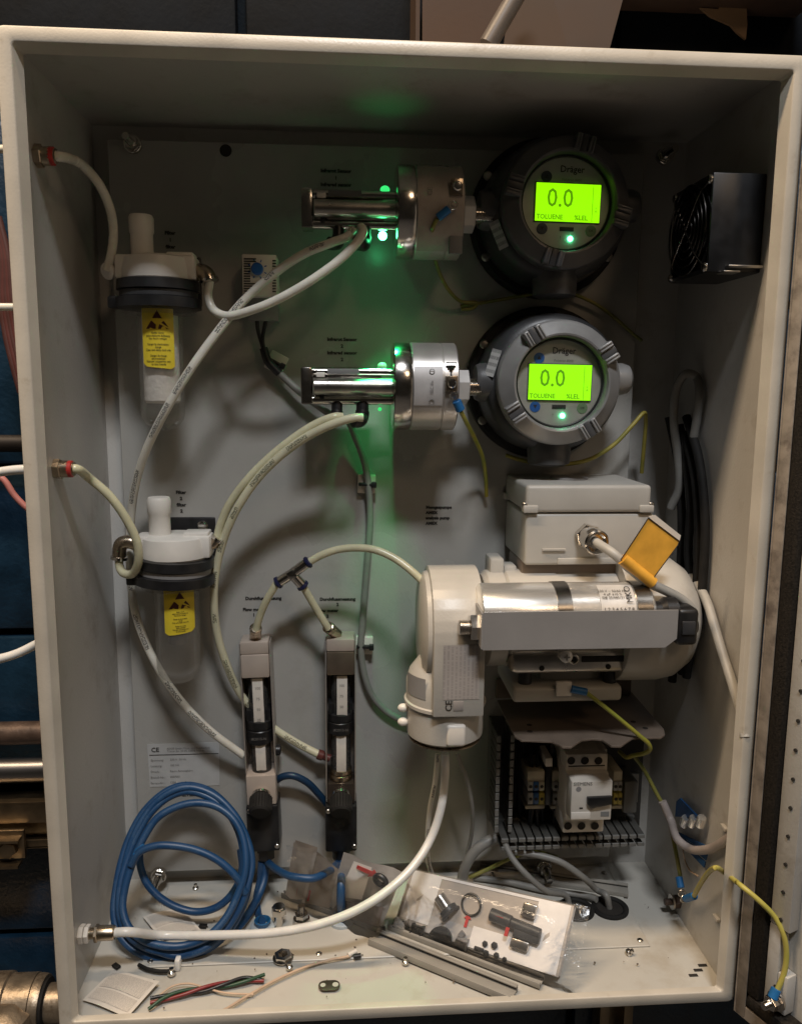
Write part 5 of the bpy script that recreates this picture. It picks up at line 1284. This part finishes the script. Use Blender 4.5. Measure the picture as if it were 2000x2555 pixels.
# ---- cables down the right wall
tube_thing('grey_cable', 'grey cable with a tight loop high on the right', 'cable', [(1672, 1268, .03), (1692, 1220, .035), (1690, 1140, .035), (1680, 1040, .04), (1690, 960, .045), (1712, 932, .05), (1736, 940, .05), (1744, 980, .045), (1738, 1040, .03), (1730, 1090, .02)], .0042, 'grey_cable')
for i, (lab_, pts_) in enumerate((('black cable nearest the plate on the dark right side', [(1694, 1060, .03), (1712, 1140, .03), (1722, 1260, .032), (1716, 1380, .034), (1726, 1500, .034), (1716, 1600, .03), (1700, 1680, .02)]),
        ('middle black cable on the dark right side', [(1708, 1080, .03), (1734, 1200, .03), (1742, 1330, .032), (1738, 1450, .036), (1730, 1560, .034), (1712, 1690, .02)]),
        ('outer black cable against the right wall', [(1712, 1040, .03), (1744, 1150, .03), (1758, 1290, .034), (1756, 1400, .036), (1748, 1500, .036), (1738, 1580, .03)]),
        ('rear black cable in the dark right corner', [(1668, 1040, .015), (1690, 1150, .015), (1700, 1300, .016), (1696, 1440, .016), (1690, 1560, .015), (1676, 1700, .012)]))):
    tube_thing('black_cable', lab_, 'cable', pts_, .0044, 'rubber', 'black cables down the right side')
tube_thing('grey_cable', 'pale grey cable running down the right wall to the front edge', 'cable', [(1690, 1420, .030), (1735, 1452, .036), wl(1764, 1505, .291), wl(1778, 1550, .291), wl(1800, 1625, .292), wl(1828, 1712, .292), wl(1848, 1785, .293), wl(1858, 1840, .293)], .0045, 'lightcable')
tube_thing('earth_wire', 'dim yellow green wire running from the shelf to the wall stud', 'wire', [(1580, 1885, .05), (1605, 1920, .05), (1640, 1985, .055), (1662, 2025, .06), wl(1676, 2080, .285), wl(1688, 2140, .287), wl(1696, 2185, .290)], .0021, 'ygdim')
tube_thing('sleeved_cable', 'pale grey sleeved cable crossing in front of the blue ribbon', 'cable', [(1652, 2000, .06), (1672, 2046, .066), wl(1690, 2095, .282), wl(1720, 2118, .288), wl(1765, 2120, .292), wl(1800, 2104, .293), wl(1832, 2082, .294)], .0042, mat('pinkish_grey_cable', (.40, .34, .31), .4))
# blue ribbon with silver band on the right wall
rb = thing('blue_ribbon', 'blue ribbon strips with a silver band on the lower right wall', 'cable', wl(1725, 2160, .294))
x_ = .2945
for k in range(4):
    o_ = k * 11
    q = [wl(1694 + o_, 1998 + k * 14, x_ - .001 * k), wl(1703 + o_, 1998 + k * 17, x_ - .001 * k), wl(1745 + o_ * .55, 2044 + k * 5, x_ - .001 * k), wl(1690 + o_ * .9, 2042 + k * 3, x_ - .001 * k)]
b = B(); b.prism([wl(u, v, x_) for u, v in ((1688, 2038), (1691, 2000), (1700, 1992), (1742, 2036), (1740, 2040))], (-.002, 0, 0)); b.done('strip', 'ribbon', rb)
def mixp(a, b_, t_): return (a[0] + (b_[0] - a[0]) * t_, a[1] + (b_[1] - a[1]) * t_)
for k in range(3):
    t0, t1 = k / 3 + .03, (k + 1) / 3 - .05
    S0, S1, E0_, E1_ = (1686, 2072), (1691, 2096), (1770, 2112), (1758, 2168)
    q = [mixp(S0, S1, t0), mixp(E0_, E1_, t0), mixp(E0_, E1_, t1), mixp(S0, S1, t1)]
    b = B(); b.prism([wl(u, v, x_ - .0004 * k) for u, v in q], (-.0014, 0, 0)); b.done('strip', 'ribbon', rb)
for k in range(3):
    p = wl(1710 + k * 20, 2054 + k * 0, x_ - .003); b = B(); b.lathe(p + V((0, 0, .006)), (0, .35, -1), [(.0040, 0), (.0046, .002), (.0046, .011), (.003, .013)], 16); b.done('silver_band', 'alu', rb)
b = B(); b.tube(spline([wl(1702, 2102, .295), wl(1706, 2140, .294), wl(1720, 2172, .293), wl(1740, 2186, .294)], 8), .0009, 8); tag(b.done('thin_wire', 'beigewire'), 'thin brownish wire under the blue ribbon', 'wire')
# earth stud on the right wall
sp = wl(1694, 2250, W2 - T); st = thing('earth_stud', 'rusty earth stud low on the right wall', 'stud', sp)
B().hexn(sp, sp + V((-.007, 0, 0)), .0068).done('nut', 'rust', st); B().thread(sp + V((-.007, 0, 0)), sp + V((-.016, 0, 0)), .0036).done('thread', 'rust', st)
B().cyl(sp + V((-.0072, 0, 0)), sp + V((-.009, 0, 0)), .0078, seg=22).done('washer', 'steel', st)
lug('blue cable lug pointing up from the wall stud', wl(1698, 2216, .288), wl(1693, 2188, .288))
lug('blue cable lug pointing sideways from the wall stud', wl(1710, 2243, .287), wl(1732, 2236, .286))
dl0 = dp(.0475, .036, .000)
tube_thing('earth_wire', 'long yellow wire from the wall stud out to the open door', 'wire', [wl(1730, 2237, .286), wl(1748, 2204, .282), wl(1768, 2176, .278), wl(1786, 2166, .272), wy(1806, 2178, .02), wy(1850, 2212, -.02), wy(1895, 2250, -.03), wy(1933, 2290, -.035), wy(1953, 2330, -.04), wy(1961, 2378, -.042), wy(1955, 2430, -.043), wy(1938, 2472, -.043)], .0023, mat('yellow_wire', (.50, .42, .10), .42, col2=(.38, .36, .07), scale=40))
lug('blue cable lug on the open door', wy(1926, 2492, -.046), wy(1936, 2468, -.044), .0042)
dstp = wy(1918, 2506, -.047); t = thing('earth_stud', 'bright earth stud on the inside of the open door', 'stud', dstp)
B().hexn(dstp - dn * .008, dstp, .0065).done('nut', 'chrome', t); B().cyl(dstp - dn * .010, dstp - dn * .008, .0085, seg=22).done('washer', 'steel', t); B().thread(dstp, dstp + dn * .007, .0034).done('thread', 'chrome', t)

# ================================================================== THINGS LYING ON THE FLOOR
FZ = .0038
# two grey duct covers
def profile(label, A0, A1, w_, hgt, z0=FZ, mt='profile'):
    """long U profile: A0, A1 ends of the centre line on the floor"""
    A0, A1 = V(A0), V(A1); ax = (A1 - A0).normalized(); s = V((0, 0, 1)).cross(ax).normalized(); L = (A1 - A0).length
    rot = Matrix((ax, s, V((0, 0, 1)))).transposed(); c = (A0 + A1) / 2; c.z = z0
    t = thing('plastic_profile', label, 'plastic profile', V((A0.x, A0.y, z0)), 'loose grey plastic profiles')
    B().box(c + V((0, 0, hgt * .3)), (L, w_ * .56, .0016), rot=rot, bev=.0004).done('web', mt, t)
    for q in (-1, 1):
        B().box(c + s * (q * w_ * .44) + V((0, 0, hgt * .5)), (L, w_ * .10, hgt), rot=rot, bev=.0005).done('wall', mt, t)
        B().box(c + s * (q * w_ * .33) + V((0, 0, hgt * .85)), (L, w_ * .12, .0016), rot=rot, bev=.0004).done('lip', mt, t)
        B().box(c + s * (q * w_ * .36) + V((0, 0, hgt * .25)), (L, w_ * .06, .002), rot=rot).done('shade_gap', 'ductgrey', t)
    return t
profile('grey plastic profile nearest the front lip of the floor', fl(930, 2346), fl(1282, 2490), .0195, .007)
profile('grey plastic profile half under the bag of spare parts', fl(975, 2312), fl(1352, 2458), .0145, .0055, mt='profile')
profile('long dark profile reaching back under the parts bags', fl(705, 2238), fl(958, 2330), .006, .006, mt='ductgrey')
profile('broad grey profile lying along the back of the floor', fl(1196, 2172), fl(1566, 2228), .020, .005)
# ---- front bag with insert card and spare parts
bl_, br3, tr3, tl3 = fl(985, 2300, .010), fl(1392, 2440, .010), fl(1432, 2262, .056), fl(1026, 2170, .056)
nB = (br3 - bl_).cross(tl3 - bl_).normalized()
if nB.z < 0: nB = -nB
eu, ev = (br3 - bl_).normalized(), (tl3 - bl_).normalized()
def bp(u, v, h=0.0): return (bl_ * (1 - u) + br3 * u) * (1 - v) + (tl3 * (1 - u) + tr3 * u) * v + nB * h
bag = thing('parts_bag', 'clear bag of spare parts on white card at the front', 'parts bag', fl(1190, 2400))
b = B(); b.quad(bp(0, 0), bp(1, 0), bp(1, 1), bp(0, 1), 6, 4); b.quad(bp(0, 0, -.010), bp(1, 0, -.010), bp(1, 1, -.010), bp(0, 1, -.010), 6, 4)
b.quad(bp(0, 1), bp(1, 1), bp(1, 1, -.010), bp(0, 1, -.010), 6, 1); b.quad(bp(0, 0), bp(1, 0), bp(1, 0, -.010), bp(0, 0, -.010), 6, 1)
b.done('insert_card', 'photo_insert', bag)
def sheet(name, u0, u1, v0, v1, h, mt):
    return B().quad(bp(u0, v0, h), bp(u1, v0, h), bp(u1, v1, h), bp(u0, v1, h)).done(name, mt, bag)
sheet('white_strip', .02, .205, .12, 1.0, .0006, 'card_insert'); sheet('white_strip', .80, .985, .0, 1.0, .0006, 'card_insert')
sheet('white_strip', .205, .47, .0, .30, .0006, mat('grey_strip', (.52, .49, .46), .5)); sheet('white_strip', .47, .80, .0, .34, .0006, 'card_insert')
sheet('white_strip', .205, .80, .955, 1.0, .0007, 'card_insert')
rotB = Matrix((eu, ev, nB)).transposed()
def bframe(a_): return eu * math.cos(a_) + ev * math.sin(a_)
# silver connector, black ring, red arrow, sensor body, small parts
p = bp(.225, .66, .004); d = bframe(R(-35))
b = B(); b.cyl(p, p + d * .020, .0060, seg=20, bev=.0005); b.done('connector_body', 'steel', bag)
b = B(); b.lathe(p + d * .014, d, [(.0066, 0), (.0095, .001), (.0095, .007), (.0075, .008), (.0060, .008), (.0060, .003)], 28); b.torus(p + d * .021, d, .0095, .0016, 28, 8); b.done('connector_ring', 'darkgrey', bag)
B().torus(bp(.425, .66, .0026), nB, .0098, .0011, 44, 8).done('sealing_ring', 'black', bag)
ar = [(.402, .42), (.425, .50), (.448, .42), (.434, .42), (.434, .28), (.416, .28), (.416, .42)]
b = B(); b.prism([bp(u, v, .0012) for u, v in ar], nB * .0003); b.done('red_arrow', 'red', bag)
b = B(); p = bp(.555, .60, .005); d = bframe(R(-4)); b.cyl(p, p + d * .022, .0062, seg=18, bev=.0006); b.cyl(p + d * .022, p + d * .052, .0050, seg=18, bev=.0005); b.box(p + d * .040 - ev * .006, (.026, .008, .007), rot=rotB, bev=.001); b.done('spare_sensor', 'darkgrey', bag)
b = B(); p = bp(.60, .60, .010); b.box(p, (.014, .0015, .003), rot=rotB); p = bp(.68, .42, .010); b.box(p, (.0035, .008, .002), rot=rotB); b.done('red_mark', 'red', bag)
b = B(); b.box(bp(.765, .80, .004), (.014, .013, .007), rot=rotB, bev=.0015); b.box(bp(.76, .28, .004), (.018, .009, .007), rot=rotB, bev=.0015); b.done('plug_housing', 'steel', bag)
b = B(); b.box(bp(.045, .02, .004), (.013, .011, .008), rot=rotB, bev=.002); b.done('chrome_clip', 'alu', bag)
b = B()
for sg in (-1, 1): b.box(bp(.155, -.02, .003) + eu * (.0055 * sg), (.0018, .013, .006), rot=rotB)
b.box(bp(.155, .06, .003), (.0128, .0018, .006), rot=rotB); b.box(bp(.155, -.02, .003), (.0018, .010, .004), rot=rotB); b.done('black_bracket', 'darkgrey', bag)
b = B(); pts = [bp(.305, -.02, .001) + eu * (.0120 * math.cos(R(a))) + ev * (.0120 * math.sin(R(a))) for a in range(0, 181, 15)]; b.prism(pts, nB * .004, bev=.0006); b.done('black_disc', 'darkgrey', bag)
b = B(); b.cyl(bp(.40, .04, .002), bp(.47, .02, .002), .0045, .006, seg=18); b.cyl(bp(.415, .12, .003), bp(.43, .20, .003), .003, seg=14); b.done('grey_cone', 'panelgrey', bag)
b = B()
for (u, v, r_) in ((.565, .13, .0028), (.62, .15, .0033), (.585, .0, .0030), (.645, .02, .0028), (.695, .0, .0024)): b.lathe(bp(u, v, .0008), nB, [(r_, 0), (r_, r_ * .8), (r_ * .5, r_ * .9)], 6)
b.box(bp(.54, .03, .002), (.010, .003, .002), rot=rotB, bev=.0005); b.done('small_screws', 'darkgrey', bag); 
def wob(u, v): return nB * (.0150 * min(1, 5 * min(u, 1 - u) + .15) * min(1, 4 * min(v, 1 - v) + .2) + .0008 * math.sin(13 * u + 5 * v) + .0010 * max(0, u - .8) * 5 * math.sin(37 * u + 29 * v))
b = B(); b.quad(bp(-.045, -.10), bp(1.10, -.12), bp(1.09, 1.04), bp(-.03, 1.05), 40, 18, wob); b.done('clear_film', 'film', bag)
# ---- rear bag
ra, rb_, rc, rd = fl(712, 2232, .010), fl(948, 2318, .010), fl(1012, 2182, .07), fl(727, 2100, .092)
nR = (rb_ - ra).cross(rd - ra).normalized()
if nR.y > 0: nR = -nR
def rp(u, v, h=0.0): return (ra * (1 - u) + rb_ * u) * (1 - v) + (rd * (1 - u) + rc * u) * v + nR * h
bag2 = thing('parts_bag', 'crumpled clear bag with brown card leaning on the plate', 'parts bag', fl(830, 2290))
b = B(); b.quad(rp(0, 0), rp(.20, 0), rp(.22, .98), rp(0.02, 1), 3, 4, lambda u, v: nR * (.003 * math.sin(4 * u)))
b.quad(rp(0, 0, -.003), rp(.20, 0, -.003), rp(.22, .98, -.003), rp(.02, 1, -.003), 3, 4); b.done('brown_card', mat('grey_brown_card', (.60, .52, .44), .6, var=.1, scale=30), bag2)
B().quad(rp(.205, 0, .002), rp(.47, 0, -.002), rp(.44, .66, -.006), rp(.235, .97, .001), 4, 4).done('brown_card', mat('brown_card_side', (.36, .29, .23), .6, var=.12, scale=30), bag2)
B().quad(rp(.46, 0, -.004), rp(1.0, 0, -.004), rp(.97, .97, -.004), rp(.44, 1.0, -.004), 6, 4, lambda u, v: nR * (.0015 * math.sin(9 * u + 4 * v))).done('inner_sheet', mat('grey_inner_sheet', (.46, .43, .40), .5, var=.15, scale=35), bag2)
B().quad(rp(.195, .0, .0022), rp(.225, .0, .0022), rp(.245, .98, .0036), rp(.215, .98, .0034), 1, 6).done('card_fold', mat('pale_fold', (.64, .57, .50), .6), bag2)
for u in (.105, .24): B().quad(rp(u, .05, .0016), rp(u + .02, .05, .0016), rp(u + .02, .26, .0016), rp(u, .26, .0016)).done('red_line', 'red', bag2)
B().quad(rp(.52, .32, .002), rp(.74, .40, .002), rp(.72, .98, .002), rp(.56, 1.0, .002)).done('white_tag', 'card_insert', bag2)
ar = [(.60, .96), (.60, .90), (.72, .86), (.71, .82), (.80, .88), (.745, .97), (.735, .93)]
b = B(); b.prism([rp(u, v, .0026) for u, v in ar], nR * .0003); b.done('red_arrow', 'red', bag2)
b = B(); p = rp(.83, .84, .004); b.torus(p, nR, .0062, .0028, 24, 10); b.done('ring_nut', 'darkgrey', bag2)
b = B(); b.quad(rp(.50, .02, .003), rp(.98, .06, .003), rp(.95, .42, .004), rp(.56, .30, .004), 4, 2); b.done('dark_pouch', mat('dark_pouch', (.16, .12, .10), .4, var=.2, scale=50), bag2)
def wob2(u, v): return nR * (.010 + .003 * math.sin(7 * u + 2 * v) * math.sin(6 * v) + .0016 * math.sin(17 * u + 11 * v) + .0008 * math.sin(41 * u - 23 * v))
b = B(); b.quad(rp(-.02, -.05), rp(1.02, -.06), rp(1.02, 1.05), rp(-.01, 1.04), 30, 16, wob2); b.done('clear_film', 'film', bag2)
# ---- leaflets
def leaflet(label, quad_px, zc=.006, curl=.002):
    q = [fl(u, v, z) for u, v, z in quad_px]
    t = thing('leaflet', label, 'leaflet', (q[0] + q[2]) / 2 - V((0, 0, .002)), 'small printed leaflets on the floor')
    def fn(u, v): return V((0, 0, curl * math.sin(math.pi * u) * math.sin(math.pi * v) + .0008 * math.sin(5 * u)))
    B().quad(*q, 8, 6, fn).done('sheet', 'plainpaper', t)
    def ins(u, v): return (q[0] * (1 - u) + q[1] * u) * (1 - v) + (q[3] * (1 - u) + q[2] * u) * v
    for (u0, u1) in ((.07, .93),):
        for (v0, v1) in ((.09, .40), (.45, .92)):
            b = B(); b.quad(ins(u0, v0), ins(u1, v0), ins(u1, v1), ins(u0, v1), 8, 6, lambda u, v: fn(u0 + (u1 - u0) * u, v0 + (v1 - v0) * v) + V((0, 0, .0005))); b.done('printed_column', 'paper', t)
    return t
leaflet('printed leaflet lying at the front left corner', [(205, 2496, .005), (318, 2537, .006), (398, 2447, .010), (280, 2422, .007)])
leaflet('printed leaflet inside the blue coil', [(405, 2348, .006), (505, 2324, .008), (452, 2262, .010), (356, 2288, .006)])
# ---- twisted wires
for k, (m_, lab) in enumerate((('black', 'black wire in the twisted scrap at the front'), ('redwire', 'red wire in the twisted scrap at the front'), ('greenwire', 'green wire in the twisted scrap at the front'))):
    base = [(372, 2502), (410, 2490), (460, 2478), (510, 2468), (560, 2457), (610, 2446), (658, 2440)]
    pts = []
    for i, (u, v) in enumerate(base):
        ph = i * 1.4 + k * 2.1; p = fl(u, v, FZ + .0035); pts.append(p + V((.0003 * k, .0022 * math.sin(ph), .0018 * math.cos(ph))))
    pts[-1] += V((0, (k - 1) * .003, -.001)); pts[0] += V((0, (k - 1) * -.004, -.001))
    tube_thing('scrap_wire', lab, 'wire', pts, .0016, m_, 'twisted wire scraps')
tube_thing('scrap_wire', 'pale bent wire lying above the twisted scrap', 'wire', [fl(393, 2488, .006), fl(430, 2462, .007), (fl(470, 2455, .008)), fl(510, 2465, .007), fl(560, 2478, .006), fl(632, 2482, .006)], .0009, 'beigewire')
tube_thing('scrap_wire', 'long beige wire pointing to the front lip', 'wire', [fl(538, 2526, .006), fl(556, 2522, .006), fl(620, 2484, .006), fl(700, 2440, .006), fl(790, 2404, .006), fl(875, 2386, .006)], .0012, 'beigewire')
t = thing('wire_end', 'white and black crimp at the end of the beige wire', 'crimp', fl(885, 2384))
B().cyl(fl(868, 2384, .007), fl(888, 2374, .007), .0022, seg=12).done('white_sleeve', 'white', t); B().cyl(fl(882, 2388, .006), fl(900, 2385, .006), .0024, seg=12).done('black_sleeve', 'black', t)
tube_thing('black_strip', 'short black strip curled under the blue coil', 'strip', [fl(346, 2408, .006), fl(366, 2418, .006), fl(395, 2424, .006), fl(424, 2424, .006)], .0018, 'rubber')
tag(B().box(fl(290, 2411, .004), (.008, .005, .002), rot=Matrix.Rotation(R(-40), 3, 'Z'), bev=.0004).done('rubber_chip', 'rubber'), 'small black chip on the floor near the left wall', 'scrap')
tag(B().box(fl(506, 2311, .006), (.008, .005, .002), rot=Matrix.Rotation(R(-10), 3, 'Z'), bev=.0004).done('rubber_chip', 'rubber'), 'small black chip on the leaflet in the coil', 'scrap')
# ---- dust and crumbs
b = B(); rnd = random.Random(3)
for i in range(90):
    x, y = rnd.uniform(-.28, .28), rnd.uniform(.016, .19); r_ = rnd.uniform(.0003, .0010) * (1 if rnd.random() < .85 else 1.8)
    a_ = rnd.uniform(0, 3.1); c = V((x, y, .0038 + r_ * .3))
    pts = [c + V((math.cos(a_ + t_) * r_ * rnd.uniform(.6, 1.3), math.sin(a_ + t_) * r_ * rnd.uniform(.6, 1.3), 0)) for t_ in (0, 1.3, 2.6, 3.9, 5.2)]
    b.prism(pts, (0, 0, r_ * .6))
tag(b.done('dust_crumbs', mat('crumbs', (.13, .10, .075), .8, var=.3, scale=200)), kind='stuff')
# ---- nuts, screws, washer plate
p = fl(706, 2392, FZ); b = B(); b.lathe(p, (0, 0, 1), [(.0082, 0), (.0088, .0006), (.0088, .0044), (.0082, .005), (.0050, .005), (.0050, .0006)], 6, cap=False); b.lathe(p, (0, 0, 1), [(.0088, 0), (.0100, .0003), (.0100, .0010), (.0088, .0012)], 24); tag(b.done('flange_nut', 'chrome'), 'flanged nut lying on the middle of the floor', 'nut')
def loose_screw(u, v, lab, r=.0034, h=.006, lying=(0, 0, 1)):
    p = fl(u, v, FZ); a = V(lying).normalized(); b = B(); b.lathe(p, a, [(r, 0), (r, r * .6), (r * .72, r * .9), (r * .55, r), (r * .55, h), (0, h)], 14)
    tag(b.done('loose_screw', 'chrome'), lab, 'screw', 'loose small screws on the floor')
loose_screw(722, 2417, 'small screw beside the flanged nut'); loose_screw(428, 2431, 'small screw at the foot of the blue coil', .0040, .006)
loose_screw(1011, 2404, 'small screw in front of the grey profile'); loose_screw(1566, 2378, 'small screw on the right side of the floor', .0036, .006, (.6, -.3, .6))
loose_screw(488, 2219, 'tiny screw behind the blue coil'); loose_screw(1228, 2191, 'tiny screw at the back beside the grey cables')
def upright_bolt(u, v, h, lab, head):
    p = fl(u, v, .003); b = B()
    if head == 1: b.cyl(p, p + V((.0008, 0, h * .62)), .0046, seg=14); b.hexn(p + V((.0008, 0, h * .62)), p + V((.001, 0, h * .92)), .0078); b.cyl(p + V((.001, 0, h * .92)), p + V((.001, 0, h)), .006, seg=16)
    else: b.cyl(p, p + V((0, 0, h * .3)), .0095, .0085, seg=20); b.hexn(p + V((0, 0, h * .3)), p + V((0, 0, h * .58)), .0072); b.thread(p + V((0, 0, h * .58)), p + V((0, 0, h)), .0038)
    tag(b.done('upright_bolt', 'chrome'), lab, 'bolt')
upright_bolt(694, 2314, .024, 'tall bolt standing on the floor behind the white tube', 1)
upright_bolt(752, 2304, .020, 'short threaded stud with nut standing on the floor', 2)
c = fl(821, 2461, FZ + .0006); ax_ = (fl(848, 2461, FZ) - fl(794, 2461, FZ)); ln = ax_.length
b = B(); n = 10; outl = []
for sg in (1, -1):
    for i in range(n + 1):
        a = R(-90 + 180 * i / n); outl.append(c + V((sg * (ln / 2 - .006 + .006 * math.cos(a)), sg * .0062 * math.sin(a), 0)))
b.prism(outl, (0, 0, .0012), bev=.0003); wp = b.done('washer_plate', mat('dark_zinc', (.13, .11, .085), .4, .7)); tag(wp, 'small dark two hole plate on the front floor', 'plate')
for sg, r_ in ((-1, .0025), (1, .0029)): B().lathe(c + V((sg * .0058, 0, .0014)), (0, 0, 1), [(0, 0), (r_, 0)], 18, cap=False).done('hole', 'floorpaint', wp)

# ================================================================== OUTSIDE THE CABINET
WF = WY                                        # face of the block wall
def pipe(label, v0, v1, mt, y, x0=-1.2, x1=-.25):
    a, b_ = wy(60, v0, y - .0), wy(60, v1, y)
    r = (a.z - b_.z) / 2; z = (a.z + b_.z) / 2
    return tag(B().cyl((x0, y, z), (x1, y, z), r, seg=36).done('wall_pipe', mt), label, 'pipe', 'pipes along the block wall')
pipe('rusty brown pipe on the wall above the bright one', 1802, 1856, 'rust', .255)
pipe('bright steel pipe under the rusty one', 1893, 1948, 'pipe', .250)
pipe('dark pipe on the wall level with the lit sensor', 1085, 1128, mat('dark_iron', (.018, .013, .010), .55, .3), .255)
# strut channel with bracket
stt = thing('strut_channel', 'zinc strut channel with a clamp at the lower left wall', 'strut', wy(60, 2130, .25))
y_ = .262
def zat(v): return wy(60, v, .24).z
b = B(); z0, z1 = zat(2112), zat(2002); X0, X1 = -1.2, -.31
b.box(((X0 + X1) / 2, .262, (z0 + z1) / 2), (X1 - X0, .003, z1 - z0))
for z in (z0, z1): b.box(((X0 + X1) / 2, .250, z), (X1 - X0, .026, .003), bev=.0006)
b.box(((X0 + X1) / 2, .2385, z1 - .012), (X1 - X0, .003, .024), bev=.0006); b.box(((X0 + X1) / 2, .2385, z0 + .004), (X1 - X0, .003, .010), bev=.0006)
b.done('channel', 'strut', stt)
b = B(); cx_ = wy(30, 2090, .232).x; b.box((cx_ - .02, .230, zat(2092)), (.07, .006, .034), bev=.001); b.box((cx_ - .02, .222, zat(2072)), (.066, .014, .003)); b.box((cx_ - .02, .222, zat(2134)), (.062, .014, .003)); b.done('clamp', 'strut', stt)
p = V((wy(22, 2098, .226).x, .2268, zat(2098))); B().hexn(p, p + V((0, -.008, 0)), .010).done('bolt', 'strut', stt)
# pipe elbow, bottom left
el = thing('pipe_union', 'large cast pipe union at the bottom left corner', 'pipe fitting', wy(60, 2550, .2))
y_ = .22; zc_ = wy(90, 2505, y_).z; xa = wy(100, 2505, y_).x
B().lathe((xa, y_, zc_), (-1, 0, 0), [(.021, -.14), (.021, -.006), (.030, -.006), (.031, -.003), (.0315, 0), (.0315, .004)], 40).done('pipe', 'fittingiron', el)
B().lathe((xa - .005, y_, zc_), (-1, 0, 0), [(.0300, -.001), (.0325, 0), (.0325, .028), (.0350, .030), (.0355, .30)], 40).done('coupling', 'fittingiron', el)
B().lathe((xa + .001, y_, zc_), (1, 0, 0), [(.0255, 0), (.0270, .001), (.0270, .008), (.0235, .009)], 36).done('black_ring', 'rubber', el)
ec = wy(10, 2560, y_ - .03); b = B(); b.lathe(ec + V((0, 0, -.05)), (0, 0, 1), [(.033, 0), (.033, .045), (.028, .062), (.012, .072), (0, .073)], 36); b.done('elbow', 'fittingiron', el)
# upright strut behind the bottom edge
b = B(); xs = wy(1530, 2540, .25).x; zt3 = .05
for sg in (-1, 1): b.box((xs + sg * .0195, .255, -.20), (.003, .030, .5), bev=.0006)
b.box((xs, .268, -.20), (.041, .003, .5)); 
for sg in (-1, 1): b.box((xs + sg * .0145, .241, -.20), (.010, .003, .5), bev=.0006)
tag(b.done('upright_strut', 'strut'), 'upright strut channel below the cabinet on the wall', 'strut')
# white tubes and cables outside the left edge
def out_tube(label, pts, r=.0040, mt='tubew', cat='tube'):
    o = B().tube(spline([wy(u, v, y) for u, v, y in pts], 8), r, 12).done('outside_tube' if cat == 'tube' else 'outside_cable', mt); return tag(o, label, cat)
out_tube('white tube entering the left side near the top', [(-60, 374, .10), (-10, 372, .095), (22, 371, .092), (60, 371, .092)], .0034, mat('cream_tube', (.66, .60, .48), .35))  # slightly creamier tube colour
out_tube('white tube entering the left side beside the upper filter', [(-60, 768, .06), (-10, 766, .06), (45, 766, .06), (70, 766, .06)], .0031, 'tube')
out_tube('white tube entering the left side at the red ringed fitting', [(-70, 1196, .10), (-30, 1184, .095), (10, 1176, .09), (60, 1171, .0835), (100, 1170, .0835)], .0042, 'tubew')
out_tube('white tube bending into the left side above the pipes', [(-60, 1645, .10), (-10, 1645, .10), (40, 1632, .098), (90, 1608, .095), (120, 1592, .09)], .0042, 'tubew')
out_tube('pink cable drooping behind the left edge of the cabinet', [(-40, 1170, .14), (8, 1196, .14), (36, 1236, .14), (66, 1266, .14), (96, 1286, .14)], .0030, 'pinkwire', 'cable')
for i in range(5):
    out_tube(('reddish cable at the back of the hanging bundle', 'brown cable in the hanging bundle on the left', 'outer reddish cable of the hanging bundle', 'thin brown cable of the hanging bundle', 'innermost cable of the hanging bundle by the cabinet')[i], [(-20 + i * 4, 540, .2), (4 + i * 4, 640, .2), (2 + i * 7, 740, .2), (14 + i * 8, 830, .2), (30 + i * 8, 900, .2), (52 + i * 6, 980, .2)], .0034, ('pinkwire', 'rust', 'pinkwire', 'rust', 'redwire')[i] if i < 0 else mat('dull_red_cable', (.075 + .02 * (i % 2), .028, .024), .5), 'cable')
# cardboard and pipe on top
cb = thing('cardboard_box', 'open brown cardboard box standing behind the cabinet top', 'box', wy(1300, 110, .16))
def top(u, v, y): return wy(u, v, y)
yb = .205; zb = .807
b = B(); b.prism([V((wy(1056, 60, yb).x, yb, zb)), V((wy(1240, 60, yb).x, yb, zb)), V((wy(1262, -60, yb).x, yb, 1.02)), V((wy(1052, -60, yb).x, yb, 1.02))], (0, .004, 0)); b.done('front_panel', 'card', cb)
b = B(); xq = wy(1235, 60, yb).x
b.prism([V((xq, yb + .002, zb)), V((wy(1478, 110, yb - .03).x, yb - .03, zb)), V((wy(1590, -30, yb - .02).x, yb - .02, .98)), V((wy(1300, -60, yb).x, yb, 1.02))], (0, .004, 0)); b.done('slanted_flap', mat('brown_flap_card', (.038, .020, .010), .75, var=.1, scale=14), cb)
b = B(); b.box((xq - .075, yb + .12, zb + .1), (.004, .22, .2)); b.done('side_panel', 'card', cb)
o = B().tube([wy(1216, 112, .150), wy(1292, -20, .150), wy(1340, -110, .150)], .0085, 24).done('leaning_tube', mat('grey_brown_tube', (.11, .09, .075), .4)); tag(o, 'pale round tube leaning on the cardboard box', 'tube')
q = [(1746, 18), (1790, 22), (1806, 6), (1812, -20), (1850, -20), (1862, 20), (1864, 60), (1860, 97), (1838, 80), (1822, 62), (1800, 52), (1772, 40)]
o = B().prism([wy(u, v, .262) for u, v in q], (0, .003, 0)).done('torn_cardboard', 'cardlight'); tag(o, 'torn scrap of pale cardboard on the wall above', 'scrap')
o = B().box(wy(1700, -8, .25) + V((0, 0, .012)), (.28, .06, .030), bev=.002).done('brown_ledge', mat('dark_brown_wood', (.10, .06, .04), .6)); tag(o, 'dark brown ledge edge at the very top right', 'ledge')
